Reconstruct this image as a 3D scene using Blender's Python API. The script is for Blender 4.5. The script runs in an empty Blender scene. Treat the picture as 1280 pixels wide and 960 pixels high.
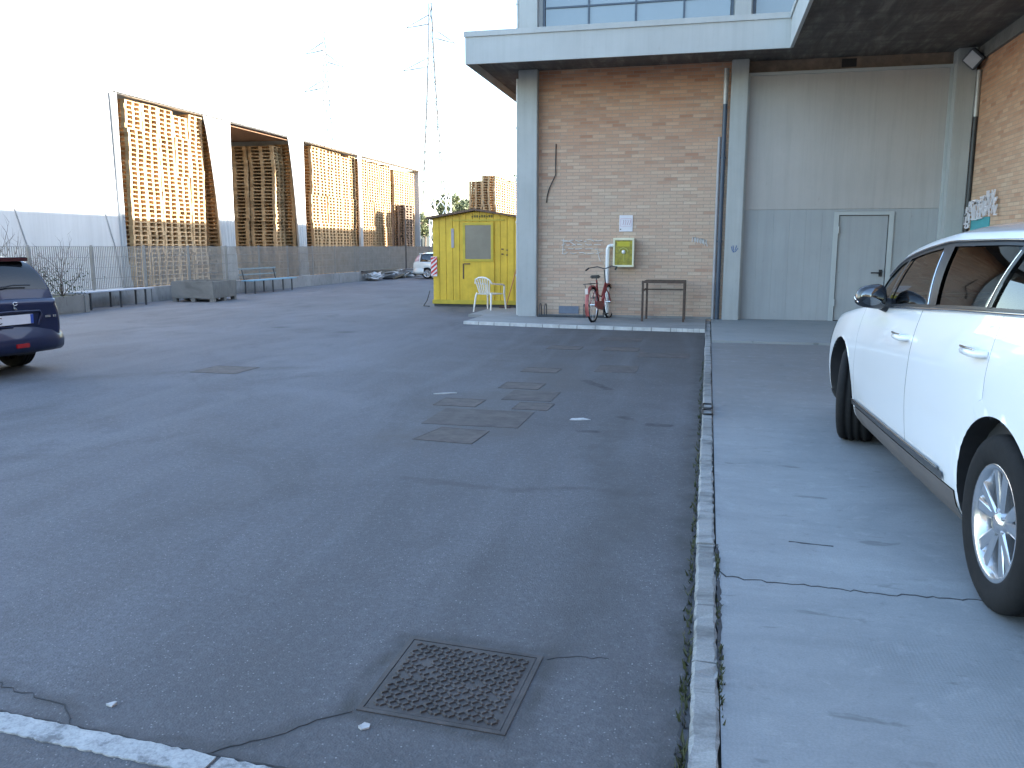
import bpy, bmesh, math, random
from mathutils import Vector, Matrix
R = math.radians
rnd = random.Random(7)
SC = bpy.context.scene
COL = SC.collection

# ------------------------------------------------------------------ materials
MATS = {}
def newmat(name):
    m = bpy.data.materials.new(name); m.use_nodes = True
    nt = m.node_tree; b = nt.nodes['Principled BSDF']
    MATS[name] = m
    return m, nt, b
def N(nt, t, **kw):
    n = nt.nodes.new(t)
    for k, v in kw.items():
        if k.startswith('i_'):
            n.inputs[k[2:].replace('_', ' ')].default_value = v
        else:
            setattr(n, k, v)
    return n
def L(nt, a, b): nt.links.new(a, b)
def coords(nt, kind='Object'):
    return N(nt, 'ShaderNodeTexCoord').outputs[kind]
def noise(nt, vec, scale, detail=4, rough=.55, dist=0):
    n = N(nt, 'ShaderNodeTexNoise'); n.inputs['Scale'].default_value = scale
    n.inputs['Detail'].default_value = detail; n.inputs['Roughness'].default_value = rough
    n.inputs['Distortion'].default_value = dist
    if vec is not None: L(nt, vec, n.inputs['Vector'])
    return n.outputs['Fac']
def ramp(nt, fac, stops):
    r = N(nt, 'ShaderNodeValToRGB')
    els = r.color_ramp.elements
    while len(els) < len(stops): els.new(.5)
    for e, (p, c) in zip(els, stops):
        e.position = p
        e.color = (c, c, c, 1) if isinstance(c, (int, float)) else (*c, 1)
    L(nt, fac, r.inputs['Fac'])
    return r.outputs['Color']
def mixc(nt, fac, a, b, mode='MIX'):
    m = N(nt, 'ShaderNodeMix', data_type='RGBA', blend_type=mode)
    for sock, v in ((m.inputs['Factor'], fac), (m.inputs['A'], a), (m.inputs['B'], b)):
        if isinstance(v, bpy.types.NodeSocket): L(nt, v, sock)
        elif isinstance(v, (int, float)): sock.default_value = v if sock.type == 'VALUE' else (v, v, v, 1)
        else: sock.default_value = (*v, 1)
    return m.outputs['Result']
def mapping(nt, vec, scale=(1, 1, 1), rot=(0, 0, 0), loc=(0, 0, 0)):
    m = N(nt, 'ShaderNodeMapping'); L(nt, vec, m.inputs['Vector'])
    m.inputs['Scale'].default_value = scale; m.inputs['Rotation'].default_value = rot; m.inputs['Location'].default_value = loc
    return m.outputs['Vector']
def bump(nt, b, h, strength=.3, dist=.01):
    n = N(nt, 'ShaderNodeBump'); n.inputs['Strength'].default_value = strength; n.inputs['Distance'].default_value = dist
    L(nt, h, n.inputs['Height']); L(nt, n.outputs['Normal'], b.inputs['Normal'])
    return n
def M(name, col, rough=.6, metal=0, var=.12, vscale=6, spec=.5, bstr=0, bscale=60, coat=0, col2=None, streak=0):
    """plain painted / solid material with uneven tone"""
    if name in MATS: return MATS[name]
    m, nt, b = newmat(name)
    b.inputs['Roughness'].default_value = rough; b.inputs['Metallic'].default_value = metal
    b.inputs['Specular IOR Level'].default_value = spec
    b.inputs['Coat Weight'].default_value = coat; b.inputs['Coat Roughness'].default_value = .03
    v = coords(nt)
    f = noise(nt, v, vscale, 6, .65)
    lo = tuple(c * (1 - var) for c in col); hi = tuple(min(1, c * (1 + var)) for c in (col2 or col))
    if var:
        cc = ramp(nt, f, [(.3, lo), (.7, hi)])
        if streak:
            st = noise(nt, mapping(nt, v, (5, 5, .22)), 1.6, 6, .7, .2)
            cc = mixc(nt, ramp(nt, st, [(.46, 0), (.7, streak)]), cc, tuple(c*.62 for c in col))
            sp = noise(nt, mapping(nt, v, (3, 3, 1.6), loc=(3, 1, 2)), 3.5, 5, .7)
            cc = mixc(nt, ramp(nt, sp, [(.64, 0), (.76, streak*1.3)]), cc, tuple(c*.5*k for c, k in zip(col, (1.1, .95, .8))))
        L(nt, cc, b.inputs['Base Color'])
    else: b.inputs['Base Color'].default_value = (*col, 1)
    if bstr: bump(nt, b, noise(nt, v, bscale, 3), bstr, .004)
    return m

def seg_mask(nt, vec, segs, w0, w1):
    """soft mark along polyline segments (dirt settled along cracks, frames and the kerb)"""
    out = None
    for a, b in segs:
        a3, d = Vector((*a, 0)), Vector((b[0]-a[0], b[1]-a[1], 0))
        p = N(nt, 'ShaderNodeVectorMath', operation='SUBTRACT'); L(nt, vec, p.inputs[0]); p.inputs[1].default_value = a3
        dt = N(nt, 'ShaderNodeVectorMath', operation='DOT_PRODUCT'); L(nt, p.outputs[0], dt.inputs[0]); dt.inputs[1].default_value = d/d.length_squared
        cl = N(nt, 'ShaderNodeClamp'); L(nt, dt.outputs['Value'], cl.inputs['Value'])
        sc = N(nt, 'ShaderNodeVectorMath', operation='SCALE'); sc.inputs[0].default_value = d; L(nt, cl.outputs[0], sc.inputs['Scale'])
        ds = N(nt, 'ShaderNodeVectorMath', operation='DISTANCE'); L(nt, p.outputs[0], ds.inputs[0]); L(nt, sc.outputs[0], ds.inputs[1])
        if out is None: out = ds.outputs['Value']
        else:
            mn = N(nt, 'ShaderNodeMath', operation='MINIMUM'); L(nt, out, mn.inputs[0]); L(nt, ds.outputs['Value'], mn.inputs[1]); out = mn.outputs[0]
    mr = N(nt, 'ShaderNodeMapRange', interpolation_type='SMOOTHSTEP'); L(nt, out, mr.inputs['Value'])
    mr.inputs['From Min'].default_value = w0; mr.inputs['From Max'].default_value = w1; mr.inputs['To Min'].default_value = 1; mr.inputs['To Max'].default_value = 0
    return mr.outputs[0]
def poly(*p): return list(zip(p[:-1], p[1:]))
def mat_asphalt():
    m, nt, b = newmat('asphalt')
    v = coords(nt)
    big = noise(nt, v, .35, 5, .6, .6)
    mid = noise(nt, mapping(nt, v, (1, .45, 1)), 1.6, 6, .65, .4)
    fine = noise(nt, v, 55, 4, .7)
    c = ramp(nt, big, [(.3, (.108, .109, .121)), (.5, (.148, .151, .168)), (.7, (.198, .203, .224))])
    c = mixc(nt, ramp(nt, mid, [(.38, 0), (.62, .55)]), c, (.118, .114, .119))
    sxx = N(nt, 'ShaderNodeSeparateXYZ'); L(nt, v, sxx.inputs[0])
    lane = N(nt, 'ShaderNodeMapRange', interpolation_type='SMOOTHSTEP'); L(nt, sxx.outputs['X'], lane.inputs['Value']); lane.inputs['From Min'].default_value = -3.2; lane.inputs['From Max'].default_value = -.4
    ln2 = N(nt, 'ShaderNodeMath', operation='MULTIPLY'); L(nt, lane.outputs[0], ln2.inputs[0]); L(nt, ramp(nt, noise(nt, mapping(nt, v, (1, .5, 1), loc=(4, 1, 0)), .7, 5, .6, .5), [(.3, .15), (.65, .7)]), ln2.inputs[1])
    c = mixc(nt, ln2.outputs[0], c, (.082, .078, .076))
    nf = N(nt, 'ShaderNodeMapRange', interpolation_type='SMOOTHSTEP'); L(nt, sxx.outputs['Y'], nf.inputs['Value']); nf.inputs['From Min'].default_value = 5; nf.inputs['From Max'].default_value = 12
    nx_ = N(nt, 'ShaderNodeMapRange', interpolation_type='SMOOTHSTEP'); L(nt, sxx.outputs['X'], nx_.inputs['Value']); nx_.inputs['From Min'].default_value = -5; nx_.inputs['From Max'].default_value = -2
    n1_ = N(nt, 'ShaderNodeMath', operation='MULTIPLY'); L(nt, nf.outputs[0], n1_.inputs[0]); L(nt, nx_.outputs[0], n1_.inputs[1])
    n2_ = N(nt, 'ShaderNodeMath', operation='MULTIPLY'); L(nt, n1_.outputs[0], n2_.inputs[0]); L(nt, ramp(nt, noise(nt, mapping(nt, v, (.7, 1.6, 1), loc=(1, 8, 0)), 1.1, 6, .65, .6), [(.3, .35), (.65, 1)]), n2_.inputs[1])
    c = mixc(nt, n2_.outputs[0], c, (.076, .067, .060))
    blot = noise(nt, mapping(nt, v, (1, .6, 1), loc=(9, 3, 0)), .9, 7, .7, 1.2)
    c = mixc(nt, ramp(nt, blot, [(.5, 0), (.66, .65)]), c, (.078, .076, .079))
    # long worn wheel streaks
    st = noise(nt, mapping(nt, v, (1.5, .16, 1), (0, 0, R(14))), 1.3, 3, .5, .7)
    c = mixc(nt, ramp(nt, st, [(.5, 0), (.72, .35)]), c, (.20, .205, .22))
    c = mixc(nt, ramp(nt, fine, [(.3, .7), (.7, 0)]), c, (.06, .061, .066))
    vo = N(nt, 'ShaderNodeTexVoronoi'); vo.inputs['Scale'].default_value = 130; L(nt, v, vo.inputs['Vector'])
    sep = N(nt, 'ShaderNodeSeparateColor'); L(nt, vo.outputs['Color'], sep.inputs['Color'])
    sp = ramp(nt, sep.outputs['Red'], [(.93, 0), (.98, .5), (1, .8)])
    d = ramp(nt, vo.outputs['Distance'], [(.25, 1), (.5, 0)])
    spf = N(nt, 'ShaderNodeMath', operation='MULTIPLY'); L(nt, sp, spf.inputs[0]); L(nt, d, spf.inputs[1])
    c = mixc(nt, spf.outputs[0], c, (.38, .38, .38))
    # grain of mixed stones
    gr = noise(nt, v, 22, 5, .75)
    c = mixc(nt, ramp(nt, gr, [(.36, .4), (.5, 0)]), c, (.085, .085, .092))
    c = mixc(nt, ramp(nt, gr, [(.52, 0), (.68, .35)]), c, (.17, .175, .19))
    wn = N(nt, 'ShaderNodeTexNoise', i_Scale=5.); wn.inputs['Detail'].default_value = 5; L(nt, v, wn.inputs['Vector'])
    wo = N(nt, 'ShaderNodeVectorMath', operation='MULTIPLY_ADD'); L(nt, wn.outputs['Color'], wo.inputs[0]); wo.inputs[1].default_value = (.16, .16, 0); wo.inputs[2].default_value = (-.08, -.08, 0)
    wa = N(nt, 'ShaderNodeVectorMath', operation='ADD'); L(nt, v, wa.inputs[0]); L(nt, wo.outputs[0], wa.inputs[1])
    brk = ramp(nt, noise(nt, v, 7, 4, .6), [(.3, .25), (.65, 1)])
    def stain(segs, w0, w1, col, k):
        nonlocal c
        mk = N(nt, 'ShaderNodeMath', operation='MULTIPLY'); L(nt, seg_mask(nt, wa.outputs[0], segs, w0, w1), mk.inputs[0]); L(nt, brk, mk.inputs[1])
        mk2 = N(nt, 'ShaderNodeMath', operation='MULTIPLY'); L(nt, mk.outputs[0], mk2.inputs[0]); mk2.inputs[1].default_value = k
        c = mixc(nt, mk2.outputs[0], c, col)
    stain(poly((-1.09,2.30),(-.54,2.27),(-.52,2.83),(-1.09,2.87),(-1.09,2.30)), .0, .075, (.05,.048,.046), .8)
    stain(poly((-1.44,1.97),(-1.36,2.05),(-1.25,2.13),(-1.17,2.24),(-1.08,2.31)) + poly((-2.6,2.25),(-2.25,2.17),(-2.02,2.13),(-1.93,2.05)) + poly((-4.4,2.17),(-2.15,2.05),(-.04,1.92)), .0, .06, (.055,.053,.052), .7)
    stain(poly((-.5,2.85),(-.42,3.3),(-.5,3.9),(-.38,4.6),(-.75,5.9),(-.7,7.4)), .0, .28, (.068,.066,.066), .7)
    stain(poly((-.02,1.0),(-.02,14.9)), .0, .17, (.045,.044,.042), .9)
    stain(poly((-1.9,4.95),(-1.2,4.85),(-.7,5.0),(-.3,4.95)), .0, .09, (.066,.064,.064), .7)
    stain(poly((-1.3,9.2),(-1.0,8.7)) + poly((-.72,7.25),(-.62,7.2)) + poly((-.95,6.6),(-.86,6.62)) + poly((-.42,7.0),(-.3,7.0)), .02, .08, (.03,.03,.03), .9)
    stain(poly((-2.3,6.05),(-1.7,6.5),(-2.4,7.6),(-1.6,8.7),(-1.9,10.2)), .1, .55, (.088,.080,.076), .75)
    stain(poly((-8.5,7.6),(-7.2,7.9),(-6.0,8.9),(-5.0,9.4)), .0, .3, (.07,.068,.066), .6)
    # oil drips
    vo2 = N(nt, 'ShaderNodeTexVoronoi'); vo2.inputs['Scale'].default_value = .55; vo2.inputs['Randomness'].default_value = 1
    wv = mixc(nt, .08, v, N(nt, 'ShaderNodeTexNoise', i_Scale=4.).outputs['Color'], 'ADD')
    L(nt, wv, vo2.inputs['Vector'])
    c = mixc(nt, ramp(nt, vo2.outputs['Distance'], [(.02, .6), (.14, 0)]), c, (.03, .03, .03))
    L(nt, c, b.inputs['Base Color'])
    b.inputs['Roughness'].default_value = .82; b.inputs['Specular IOR Level'].default_value = .35
    h = mixc(nt, .5, fine, vo.outputs['Distance'])
    bump(nt, b, h, .55, .006)
    return m
def mat_concrete(name, c1, c2, c3, ribs=False, stain=.5):
    m, nt, b = newmat(name)
    v = coords(nt)
    big = noise(nt, v, .6, 6, .6, .5)
    c = ramp(nt, big, [(.3, c1), (.5, c2), (.72, c3)])
    s = noise(nt, mapping(nt, v, (.5, 2.2, 1)), 2.3, 7, .7, .5)
    c = mixc(nt, ramp(nt, s, [(.5, 0), (.68, stain)]), c, tuple(x * .5 for x in c1))
    s2 = noise(nt, mapping(nt, v, (1.1, 4.5, 1), loc=(3, 7, 0)), 3.2, 3, .5)
    c = mixc(nt, ramp(nt, s2, [(.66, 0), (.7, .55)]), c, tuple(x * .45 for x in c1))
    f = noise(nt, v, 120, 3, .7)
    c = mixc(nt, ramp(nt, f, [(.35, .35), (.65, 0)]), c, tuple(x * .6 for x in c1))
    L(nt, c, b.inputs['Base Color'])
    b.inputs['Roughness'].default_value = .75
    b.inputs['Specular IOR Level'].default_value = .35
    h = f
    if ribs:
        w = N(nt, 'ShaderNodeTexWave'); w.inputs['Scale'].default_value = 22; w.inputs['Distortion'].default_value = .8
        L(nt, v, w.inputs['Vector'])
        h = mixc(nt, .45, f, w.outputs['Fac'])
    bump(nt, b, h, .25, .004)
    return m
def mat_pavement():
    m, nt, b = newmat('pavement_concrete')
    v = coords(nt)
    c = ramp(nt, noise(nt, v, .7, 7, .65, .6), [(.3, (.185, .20, .21)), (.5, (.25, .265, .275)), (.72, (.32, .335, .345))])
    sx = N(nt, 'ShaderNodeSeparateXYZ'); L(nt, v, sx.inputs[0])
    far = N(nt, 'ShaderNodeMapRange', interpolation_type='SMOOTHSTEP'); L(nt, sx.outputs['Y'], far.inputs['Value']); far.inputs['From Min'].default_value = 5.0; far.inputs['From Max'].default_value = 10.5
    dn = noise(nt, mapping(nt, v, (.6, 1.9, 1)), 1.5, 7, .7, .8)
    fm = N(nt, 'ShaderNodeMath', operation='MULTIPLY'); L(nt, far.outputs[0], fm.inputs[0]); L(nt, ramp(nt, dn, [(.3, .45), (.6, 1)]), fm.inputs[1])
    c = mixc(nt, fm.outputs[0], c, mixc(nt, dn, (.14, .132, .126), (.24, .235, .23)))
    c = mixc(nt, ramp(nt, noise(nt, mapping(nt, v, (.5, 2.0, 1), loc=(2, 5, 0)), 2.1, 8, .72, .6), [(.48, 0), (.68, .38)]), c, (.165, .17, .175))
    c = mixc(nt, ramp(nt, noise(nt, mapping(nt, v, (1, 3.2, 1), loc=(7, 1, 0)), 2.6, 4, .6, .3), [(.64, 0), (.70, .6)]), c, (.11, .112, .115))
    c = mixc(nt, ramp(nt, noise(nt, v, 14, 5, .7), [(.6, 0), (.74, .5)]), c, (.13, .13, .135))
    c = mixc(nt, ramp(nt, noise(nt, v, 9, 6, .7, .5), [(.3, .3), (.45, 0)]), c, (.38, .40, .41))
    f = noise(nt, v, 130, 3, .7)
    c = mixc(nt, ramp(nt, f, [(.35, .3), (.62, 0)]), c, (.13, .135, .14))
    L(nt, c, b.inputs['Base Color']); b.inputs['Roughness'].default_value = .72; b.inputs['Specular IOR Level'].default_value = .35
    w = N(nt, 'ShaderNodeTexWave'); w.inputs['Scale'].default_value = 22; w.inputs['Distortion'].default_value = 1.2; w.inputs['Detail'].default_value = 2; L(nt, v, w.inputs['Vector'])
    rib = N(nt, 'ShaderNodeMath', operation='MULTIPLY'); L(nt, w.outputs['Fac'], rib.inputs[0]); L(nt, ramp(nt, noise(nt, v, 1.4, 3), [(.45, 0), (.65, .45)]), rib.inputs[1])
    ad = N(nt, 'ShaderNodeMath', operation='ADD'); L(nt, rib.outputs[0], ad.inputs[0]); L(nt, f, ad.inputs[1])
    bump(nt, b, ad.outputs[0], .25, .004)
    return m
def mat_brick(name, axis, tint=(1, 1, 1)):
    m, nt, b = newmat(name)
    v = coords(nt)
    sx = N(nt, 'ShaderNodeSeparateXYZ'); L(nt, v, sx.inputs[0])
    cb = N(nt, 'ShaderNodeCombineXYZ')
    L(nt, sx.outputs['X' if axis == 'x' else 'Y'], cb.inputs[0]); L(nt, sx.outputs['Z'], cb.inputs[1])
    uv = cb.outputs[0]
    wob = N(nt, 'ShaderNodeTexNoise', i_Scale=9.); L(nt, uv, wob.inputs['Vector'])
    uvw = mixc(nt, .006, uv, wob.outputs['Color'], 'ADD')
    def br(c1, c2, mort, seed):
        t = N(nt, 'ShaderNodeTexBrick'); L(nt, mapping(nt, uvw, loc=(seed, 0, 0)), t.inputs['Vector'])
        t.offset = .5; t.inputs['Scale'].default_value = 1
        t.inputs['Brick Width'].default_value = .262; t.inputs['Row Height'].default_value = .0665
        t.inputs['Mortar Size'].default_value = .006; t.inputs['Mortar Smooth'].default_value = .3
        t.inputs['Color1'].default_value = (*c1, 1); t.inputs['Color2'].default_value = (*c2, 1)
        t.inputs['Mortar'].default_value = (*mort, 1); t.inputs['Bias'].default_value = 0
        return t
    t1 = br((.0, .0, .0), (1, 1, 1), (.5, .5, .5), 0)
    g = t1.outputs['Color']
    col = ramp(nt, g, [(0, (.47, .30, .235)), (.08, (.55, .385, .305)), (.35, (.60, .45, .365)), (.6, (.585, .425, .34)), (.8, (.62, .48, .39)), (1, (.65, .53, .44))])
    blo = noise(nt, mapping(nt, uv, (1, 3.2, 1)), 1.7, 5, .65, .3)
    col = mixc(nt, ramp(nt, blo, [(.42, 0), (.68, .55)]), col, (.52, .43, .355))
    # warmer, redder colour towards the upper courses
    hz = ramp(nt, N_div(nt, sx.outputs['Z'], 5.0), [(.5, 0), (.68, .42), (.85, .72), (1, 1)])
    up = noise(nt, uv, 1.3, 4, .6)
    hz2 = N(nt, 'ShaderNodeMath', operation='MULTIPLY'); L(nt, hz, hz2.inputs[0]); L(nt, ramp(nt, up, [(.25, .55), (.7, 1)]), hz2.inputs[1])
    col = mixc(nt, hz2.outputs[0], col, mixc(nt, g, (.40, .165, .09), (.62, .33, .20)))
    # pale efflorescence
    ef = noise(nt, mapping(nt, uv, (1, 2.2, 1), loc=(5, 2, 0)), 1.1, 6, .7, .4)
    col = mixc(nt, ramp(nt, ef, [(.56, 0), (.74, .5)]), col, (.50, .46, .41))
    fi = noise(nt, uv, 45, 4, .7)
    col = mixc(nt, ramp(nt, fi, [(.3, .3), (.7, 0)]), col, (.24, .17, .13))
    mort = mixc(nt, up, (.33, .275, .235), (.41, .36, .315))
    col = mixc(nt, t1.outputs['Fac'], col, mort)
    col = mixc(nt, 1.0, col, (tint[0], tint[1]*.97, tint[2]*.905), 'MULTIPLY')
    L(nt, col, b.inputs['Base Color'])
    b.inputs['Roughness'].default_value = .9; b.inputs['Specular IOR Level'].default_value = .2
    inv = N(nt, 'ShaderNodeMath', operation='SUBTRACT'); inv.inputs[0].default_value = 1; L(nt, t1.outputs['Fac'], inv.inputs[1])
    bump(nt, b, mixc(nt, .35, inv.outputs[0], fi), .6, .008)
    return m
def N_div(nt, s, d):
    n = N(nt, 'ShaderNodeMath', operation='DIVIDE'); L(nt, s, n.inputs[0]); n.inputs[1].default_value = d
    return n.outputs[0]
def mat_wood(name, c1, c2, rough=.8):
    m, nt, b = newmat(name)
    v = coords(nt)
    oi = N(nt, 'ShaderNodeObjectInfo')
    vv = mixc(nt, 1.0, v, oi.outputs['Location'], 'ADD')
    f = noise(nt, mapping(nt, vv, (2, 14, 14)), 3, 5, .6, .4)
    c = ramp(nt, f, [(.3, c1), (.7, c2)])
    c = mixc(nt, ramp(nt, oi.outputs['Random'], [(0, .7), (.35, .25), (1, 0)]), c, tuple(x * .5 for x in c1))
    g = noise(nt, vv, 3.5, 3, .6)
    c = mixc(nt, ramp(nt, g, [(.55, 0), (.75, .5)]), c, (.26, .22, .18))
    L(nt, c, b.inputs['Base Color']); b.inputs['Roughness'].default_value = rough; b.inputs['Specular IOR Level'].default_value = .2
    return m
def mat_glass(name, tint, see=.6, rough=.02):
    m = bpy.data.materials.new(name); m.use_nodes = True; MATS[name] = m
    nt = m.node_tree; nt.nodes.clear()
    out = N(nt, 'ShaderNodeOutputMaterial')
    tr = N(nt, 'ShaderNodeBsdfTransparent'); tr.inputs['Color'].default_value = (*[c * see for c in tint], 1)
    gl = N(nt, 'ShaderNodeBsdfGlossy'); gl.inputs['Roughness'].default_value = rough
    fr = N(nt, 'ShaderNodeFresnel'); fr.inputs['IOR'].default_value = 2.0
    mx = N(nt, 'ShaderNodeMixShader')
    L(nt, fr.outputs[0], mx.inputs[0]); L(nt, tr.outputs[0], mx.inputs[1]); L(nt, gl.outputs[0], mx.inputs[2])
    L(nt, mx.outputs[0], out.inputs['Surface'])
    return m
def mat_leaf(name, c1, c2):
    m, nt, b = newmat(name)
    v = coords(nt)
    f = noise(nt, v, 1.6, 3)
    g = N(nt, 'ShaderNodeNewGeometry')
    c = ramp(nt, f, [(.35, c1), (.65, c2)])
    c = mixc(nt, ramp(nt, g.outputs['Random Per Island'], [(0, 0), (1, .6)]), c, tuple(x * .6 for x in c1))
    L(nt, c, b.inputs['Base Color']); b.inputs['Roughness'].default_value = .6
    b.inputs['Specular IOR Level'].default_value = .3
    return m

asphalt = mat_asphalt()
conc_pave = mat_pavement()
conc_step = mat_concrete('step_concrete', (.25, .27, .275), (.28, .30, .305), (.31, .33, .335), False, .15)
conc_apron = mat_concrete('apron_concrete', (.22, .22, .215), (.28, .285, .28), (.34, .345, .34), False, .4)
conc_kerb = mat_concrete('kerb_stone', (.15, .148, .138), (.28, .282, .275), (.40, .405, .40), False, .8)
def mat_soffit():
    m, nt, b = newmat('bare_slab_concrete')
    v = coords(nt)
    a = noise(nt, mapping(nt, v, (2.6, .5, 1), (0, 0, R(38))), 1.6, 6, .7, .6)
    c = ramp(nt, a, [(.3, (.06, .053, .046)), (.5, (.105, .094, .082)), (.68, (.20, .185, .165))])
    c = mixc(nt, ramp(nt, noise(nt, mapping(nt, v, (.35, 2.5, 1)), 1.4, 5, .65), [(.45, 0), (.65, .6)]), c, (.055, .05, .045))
    w = N(nt, 'ShaderNodeTexWave', wave_profile='SAW'); w.inputs['Scale'].default_value = 1.7; w.inputs['Distortion'].default_value = .3; L(nt, mapping(nt, v, (0, 1, 0), (0, 0, 0)), w.inputs['Vector'])
    L(nt, c, b.inputs['Base Color']); b.inputs['Roughness'].default_value = .85
    bump(nt, b, noise(nt, v, 40, 4), .4, .006)
    return m
conc_soffit = mat_soffit()
conc_wall = mat_concrete('low_wall_concrete', (.20, .20, .195), (.27, .27, .265), (.34, .34, .33), False, .5)
conc_grey = mat_concrete('planter_concrete', (.15, .145, .135), (.21, .205, .19), (.27, .26, .245), False, .5)
brick_x = mat_brick('salmon_brick', 'x')
brick_y = mat_brick('salmon_brick_side', 'y', (1.0, .93, .84))
blue_grey = M('blue_grey_paint', (.38, .40, .395), .45, 0, .08, 1.2, streak=.35)
fascia_p = M('fascia_paint', (.385, .40, .395), .5, 0, .08, .8, streak=.25)
gate_up = M('gate_upper_paint', (.41, .395, .38), .5, 0, .07, .8, streak=.3)
gate_lo = M('gate_lower_paint', (.34, .36, .37), .5, 0, .07, .8, streak=.3)
gate_tr = M('gate_trim_paint', (.41, .44, .44), .45, 0, .06, 2)
dark_grey = M('dark_grey_metal', (.06, .065, .07), .5, .3, .1)
navy = M('navy_pipe_paint', (.05, .075, .11), .45, 0, .1)
galv = M('galvanised_steel', (.36, .37, .37), .45, .5, .15, 9)
fence_m = M('fence_galvanised', (.23, .235, .23), .6, .1, .15, 3)
pale_steel = M('pale_weathered_steel', (.11, .11, .115), .6, 0, .03)
black_m = M('black_plastic', (.018, .018, .02), .45, 0, .2, 20)
rubber = M('tyre_rubber', (.012, .012, .0125), .85, 0, .25, 30, spec=.25, bstr=.2)
chrome = M('bright_chrome', (.75, .76, .77), .12, 1, .02)
silver = M('silver_alloy', (.62, .63, .65), .22, .9, .04)
white_pl = M('white_plastic', (.74, .73, .68), .45, 0, .06, 8)
white_pvc = M('white_tarpaulin', (.50, .51, .51), .55, 0, .06, .5, streak=.28)
yellow = M('yellow_paint', (.60, .40, .02), .5, 0, .16, 2.5, col2=(.64, .44, .03), streak=.4)
yellow_d = M('yellow_trim_paint', (.46, .36, .03), .55, 0, .15, 5)
rust = M('rusty_iron', (.10, .07, .055), .75, .3, .35, 14, bstr=.3)
iron = M('cast_iron', (.056, .047, .044), .62, .2, .45, 7, bstr=.25, bscale=120)
rust_flat = M('rusty_cover_plate', (.085, .072, .066), .85, 0, .35, 8, bstr=.3)
rust_brown = M('brown_roof_rust', (.13, .085, .06), .8, 0, .35, 7)
glass_up = M('upper_window_glass', (.16, .21, .25), .05, 0, .1, .4, spec=1.0)
glass_shed = M('dusty_shed_glass', (.18, .17, .14), .25, 0, .15, 2)
car_white = M('white_car_paint', (.78, .79, .80), .3, 0, .01, .5, coat=1)
car_blue = M('navy_car_paint', (.012, .018, .055), .35, .1, .05, .5, spec=.35, coat=.35)
car_grey = M('pale_car_paint', (.60, .64, .62), .3, 0, .02, .5, coat=1)
cabin_dark = M('cabin_dark_cloth', (.03, .03, .032), .85, 0, .15)
cabin_grey = M('cabin_grey_trim', (.10, .095, .09), .8, 0, .1)
clad = M('grey_sill_cladding', (.10, .09, .085), .6, 0, .1)
red_lens = M('red_lens', (.35, .012, .015), .15, 0, .1, spec=.8)
sky_pink_lens = M('sky_tinted_tail_lens', (.45, .30, .33), .12, 0, .1, spec=.8)  # tail lens with the pale sky reflection put into its colour
red_paint = M('red_bicycle_paint', (.25, .035, .032), .4, 0, .15, 12)
pale_red = M('faded_red_plastic', (.36, .09, .08), .5, 0, .15, 12)
blue_slat = M('blue_bench_paint', (.16, .32, .42), .5, 0, .15, 5)
grey_bench = M('grey_bench_paint', (.28, .32, .38), .5, 0, .12, 5)
turq = M('turquoise_panel', (.06, .33, .36), .5, 0, .1, 4)
paperw = M('white_paper', (.68, .66, .68), .8, 0, .05)
pink_ink = M('pink_print', (.55, .36, .42), .8, 0, .1)
olive_y = M('yellow_green_panel', (.25, .23, .02), .25, 0, .45, 14, spec=.8)
cream = M('cream_enamel', (.70, .68, .50), .45, 0, .08)
white_en = M('white_enamel', (.72, .73, .72), .4, 0, .06)
chalk = M('white_spray_paint', (.60, .59, .57), .8, 0, .1)
blue_spray = M('blue_spray_paint', (.05, .13, .32), .7, 0, .1)
hz_red = M('hazard_red', (.50, .03, .04), .5, 0, .1)
bark = M('tree_bark', (.11, .085, .065), .9, 0, .3, 8)
twig_m = M('bare_twig', (.10, .08, .07), .9, 0, .25)
soil = M('planter_soil', (.09, .10, .045), .95, 0, .4, 14, bstr=.5)
dirt = M('far_dirt', (.14, .125, .10), .95, 0, .3, .05)
hill_m = M('hill_scrub', (.16, .17, .15), .95, 0, .2, .02)
beige = M('beige_render', (.42, .36, .27), .9, 0, .1)
tile = M('roof_tile_brown', (.26, .15, .11), .9, 0, .2)
crack_m = M('crack_dark', (.042, .042, .045), .95, 0, .2)
weed_m = mat_leaf('weed_green', (.04, .05, .02), (.07, .075, .035))
leaf_a = mat_leaf('olive_leaf', (.09, .11, .055), (.16, .18, .09))
leaf_b = mat_leaf('dark_leaf', (.03, .045, .022), (.06, .075, .035))
leaf_c = mat_leaf('pale_leaf', (.14, .16, .075), (.22, .23, .12))
pal_wood = mat_wood('pallet_wood', (.48, .29, .135), (.72, .53, .32))
pal_shaded = mat_wood('shaded_pallet_wood', (.17, .12, .09), (.27, .20, .15))  # darker copy of the pallet wood, one stack's shade put into its colour
plank_w = mat_wood('brown_plank', (.20, .115, .07), (.32, .19, .12))
car_glass = mat_glass('car_glass', (.72, .80, .78), .32)
dark_glass = mat_glass('tinted_car_glass', (.5, .56, .55), .55)
def mat_line():
    m, nt, b = newmat('worn_white_line')
    v = coords(nt)
    c = ramp(nt, noise(nt, v, 9, 7, .75), [(.36, (.15, .155, .16)), (.46, (.36, .37, .37)), (.7, (.50, .51, .50))])
    c = mixc(nt, ramp(nt, noise(nt, v, 70, 4, .7), [(.3, .6), (.55, 0)]), c, (.16, .165, .17))
    L(nt, c, b.inputs['Base Color']); b.inputs['Roughness'].default_value = .8
    bump(nt, b, noise(nt, v, 60, 4), .5, .005)
    return m
line_m = mat_line()

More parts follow.
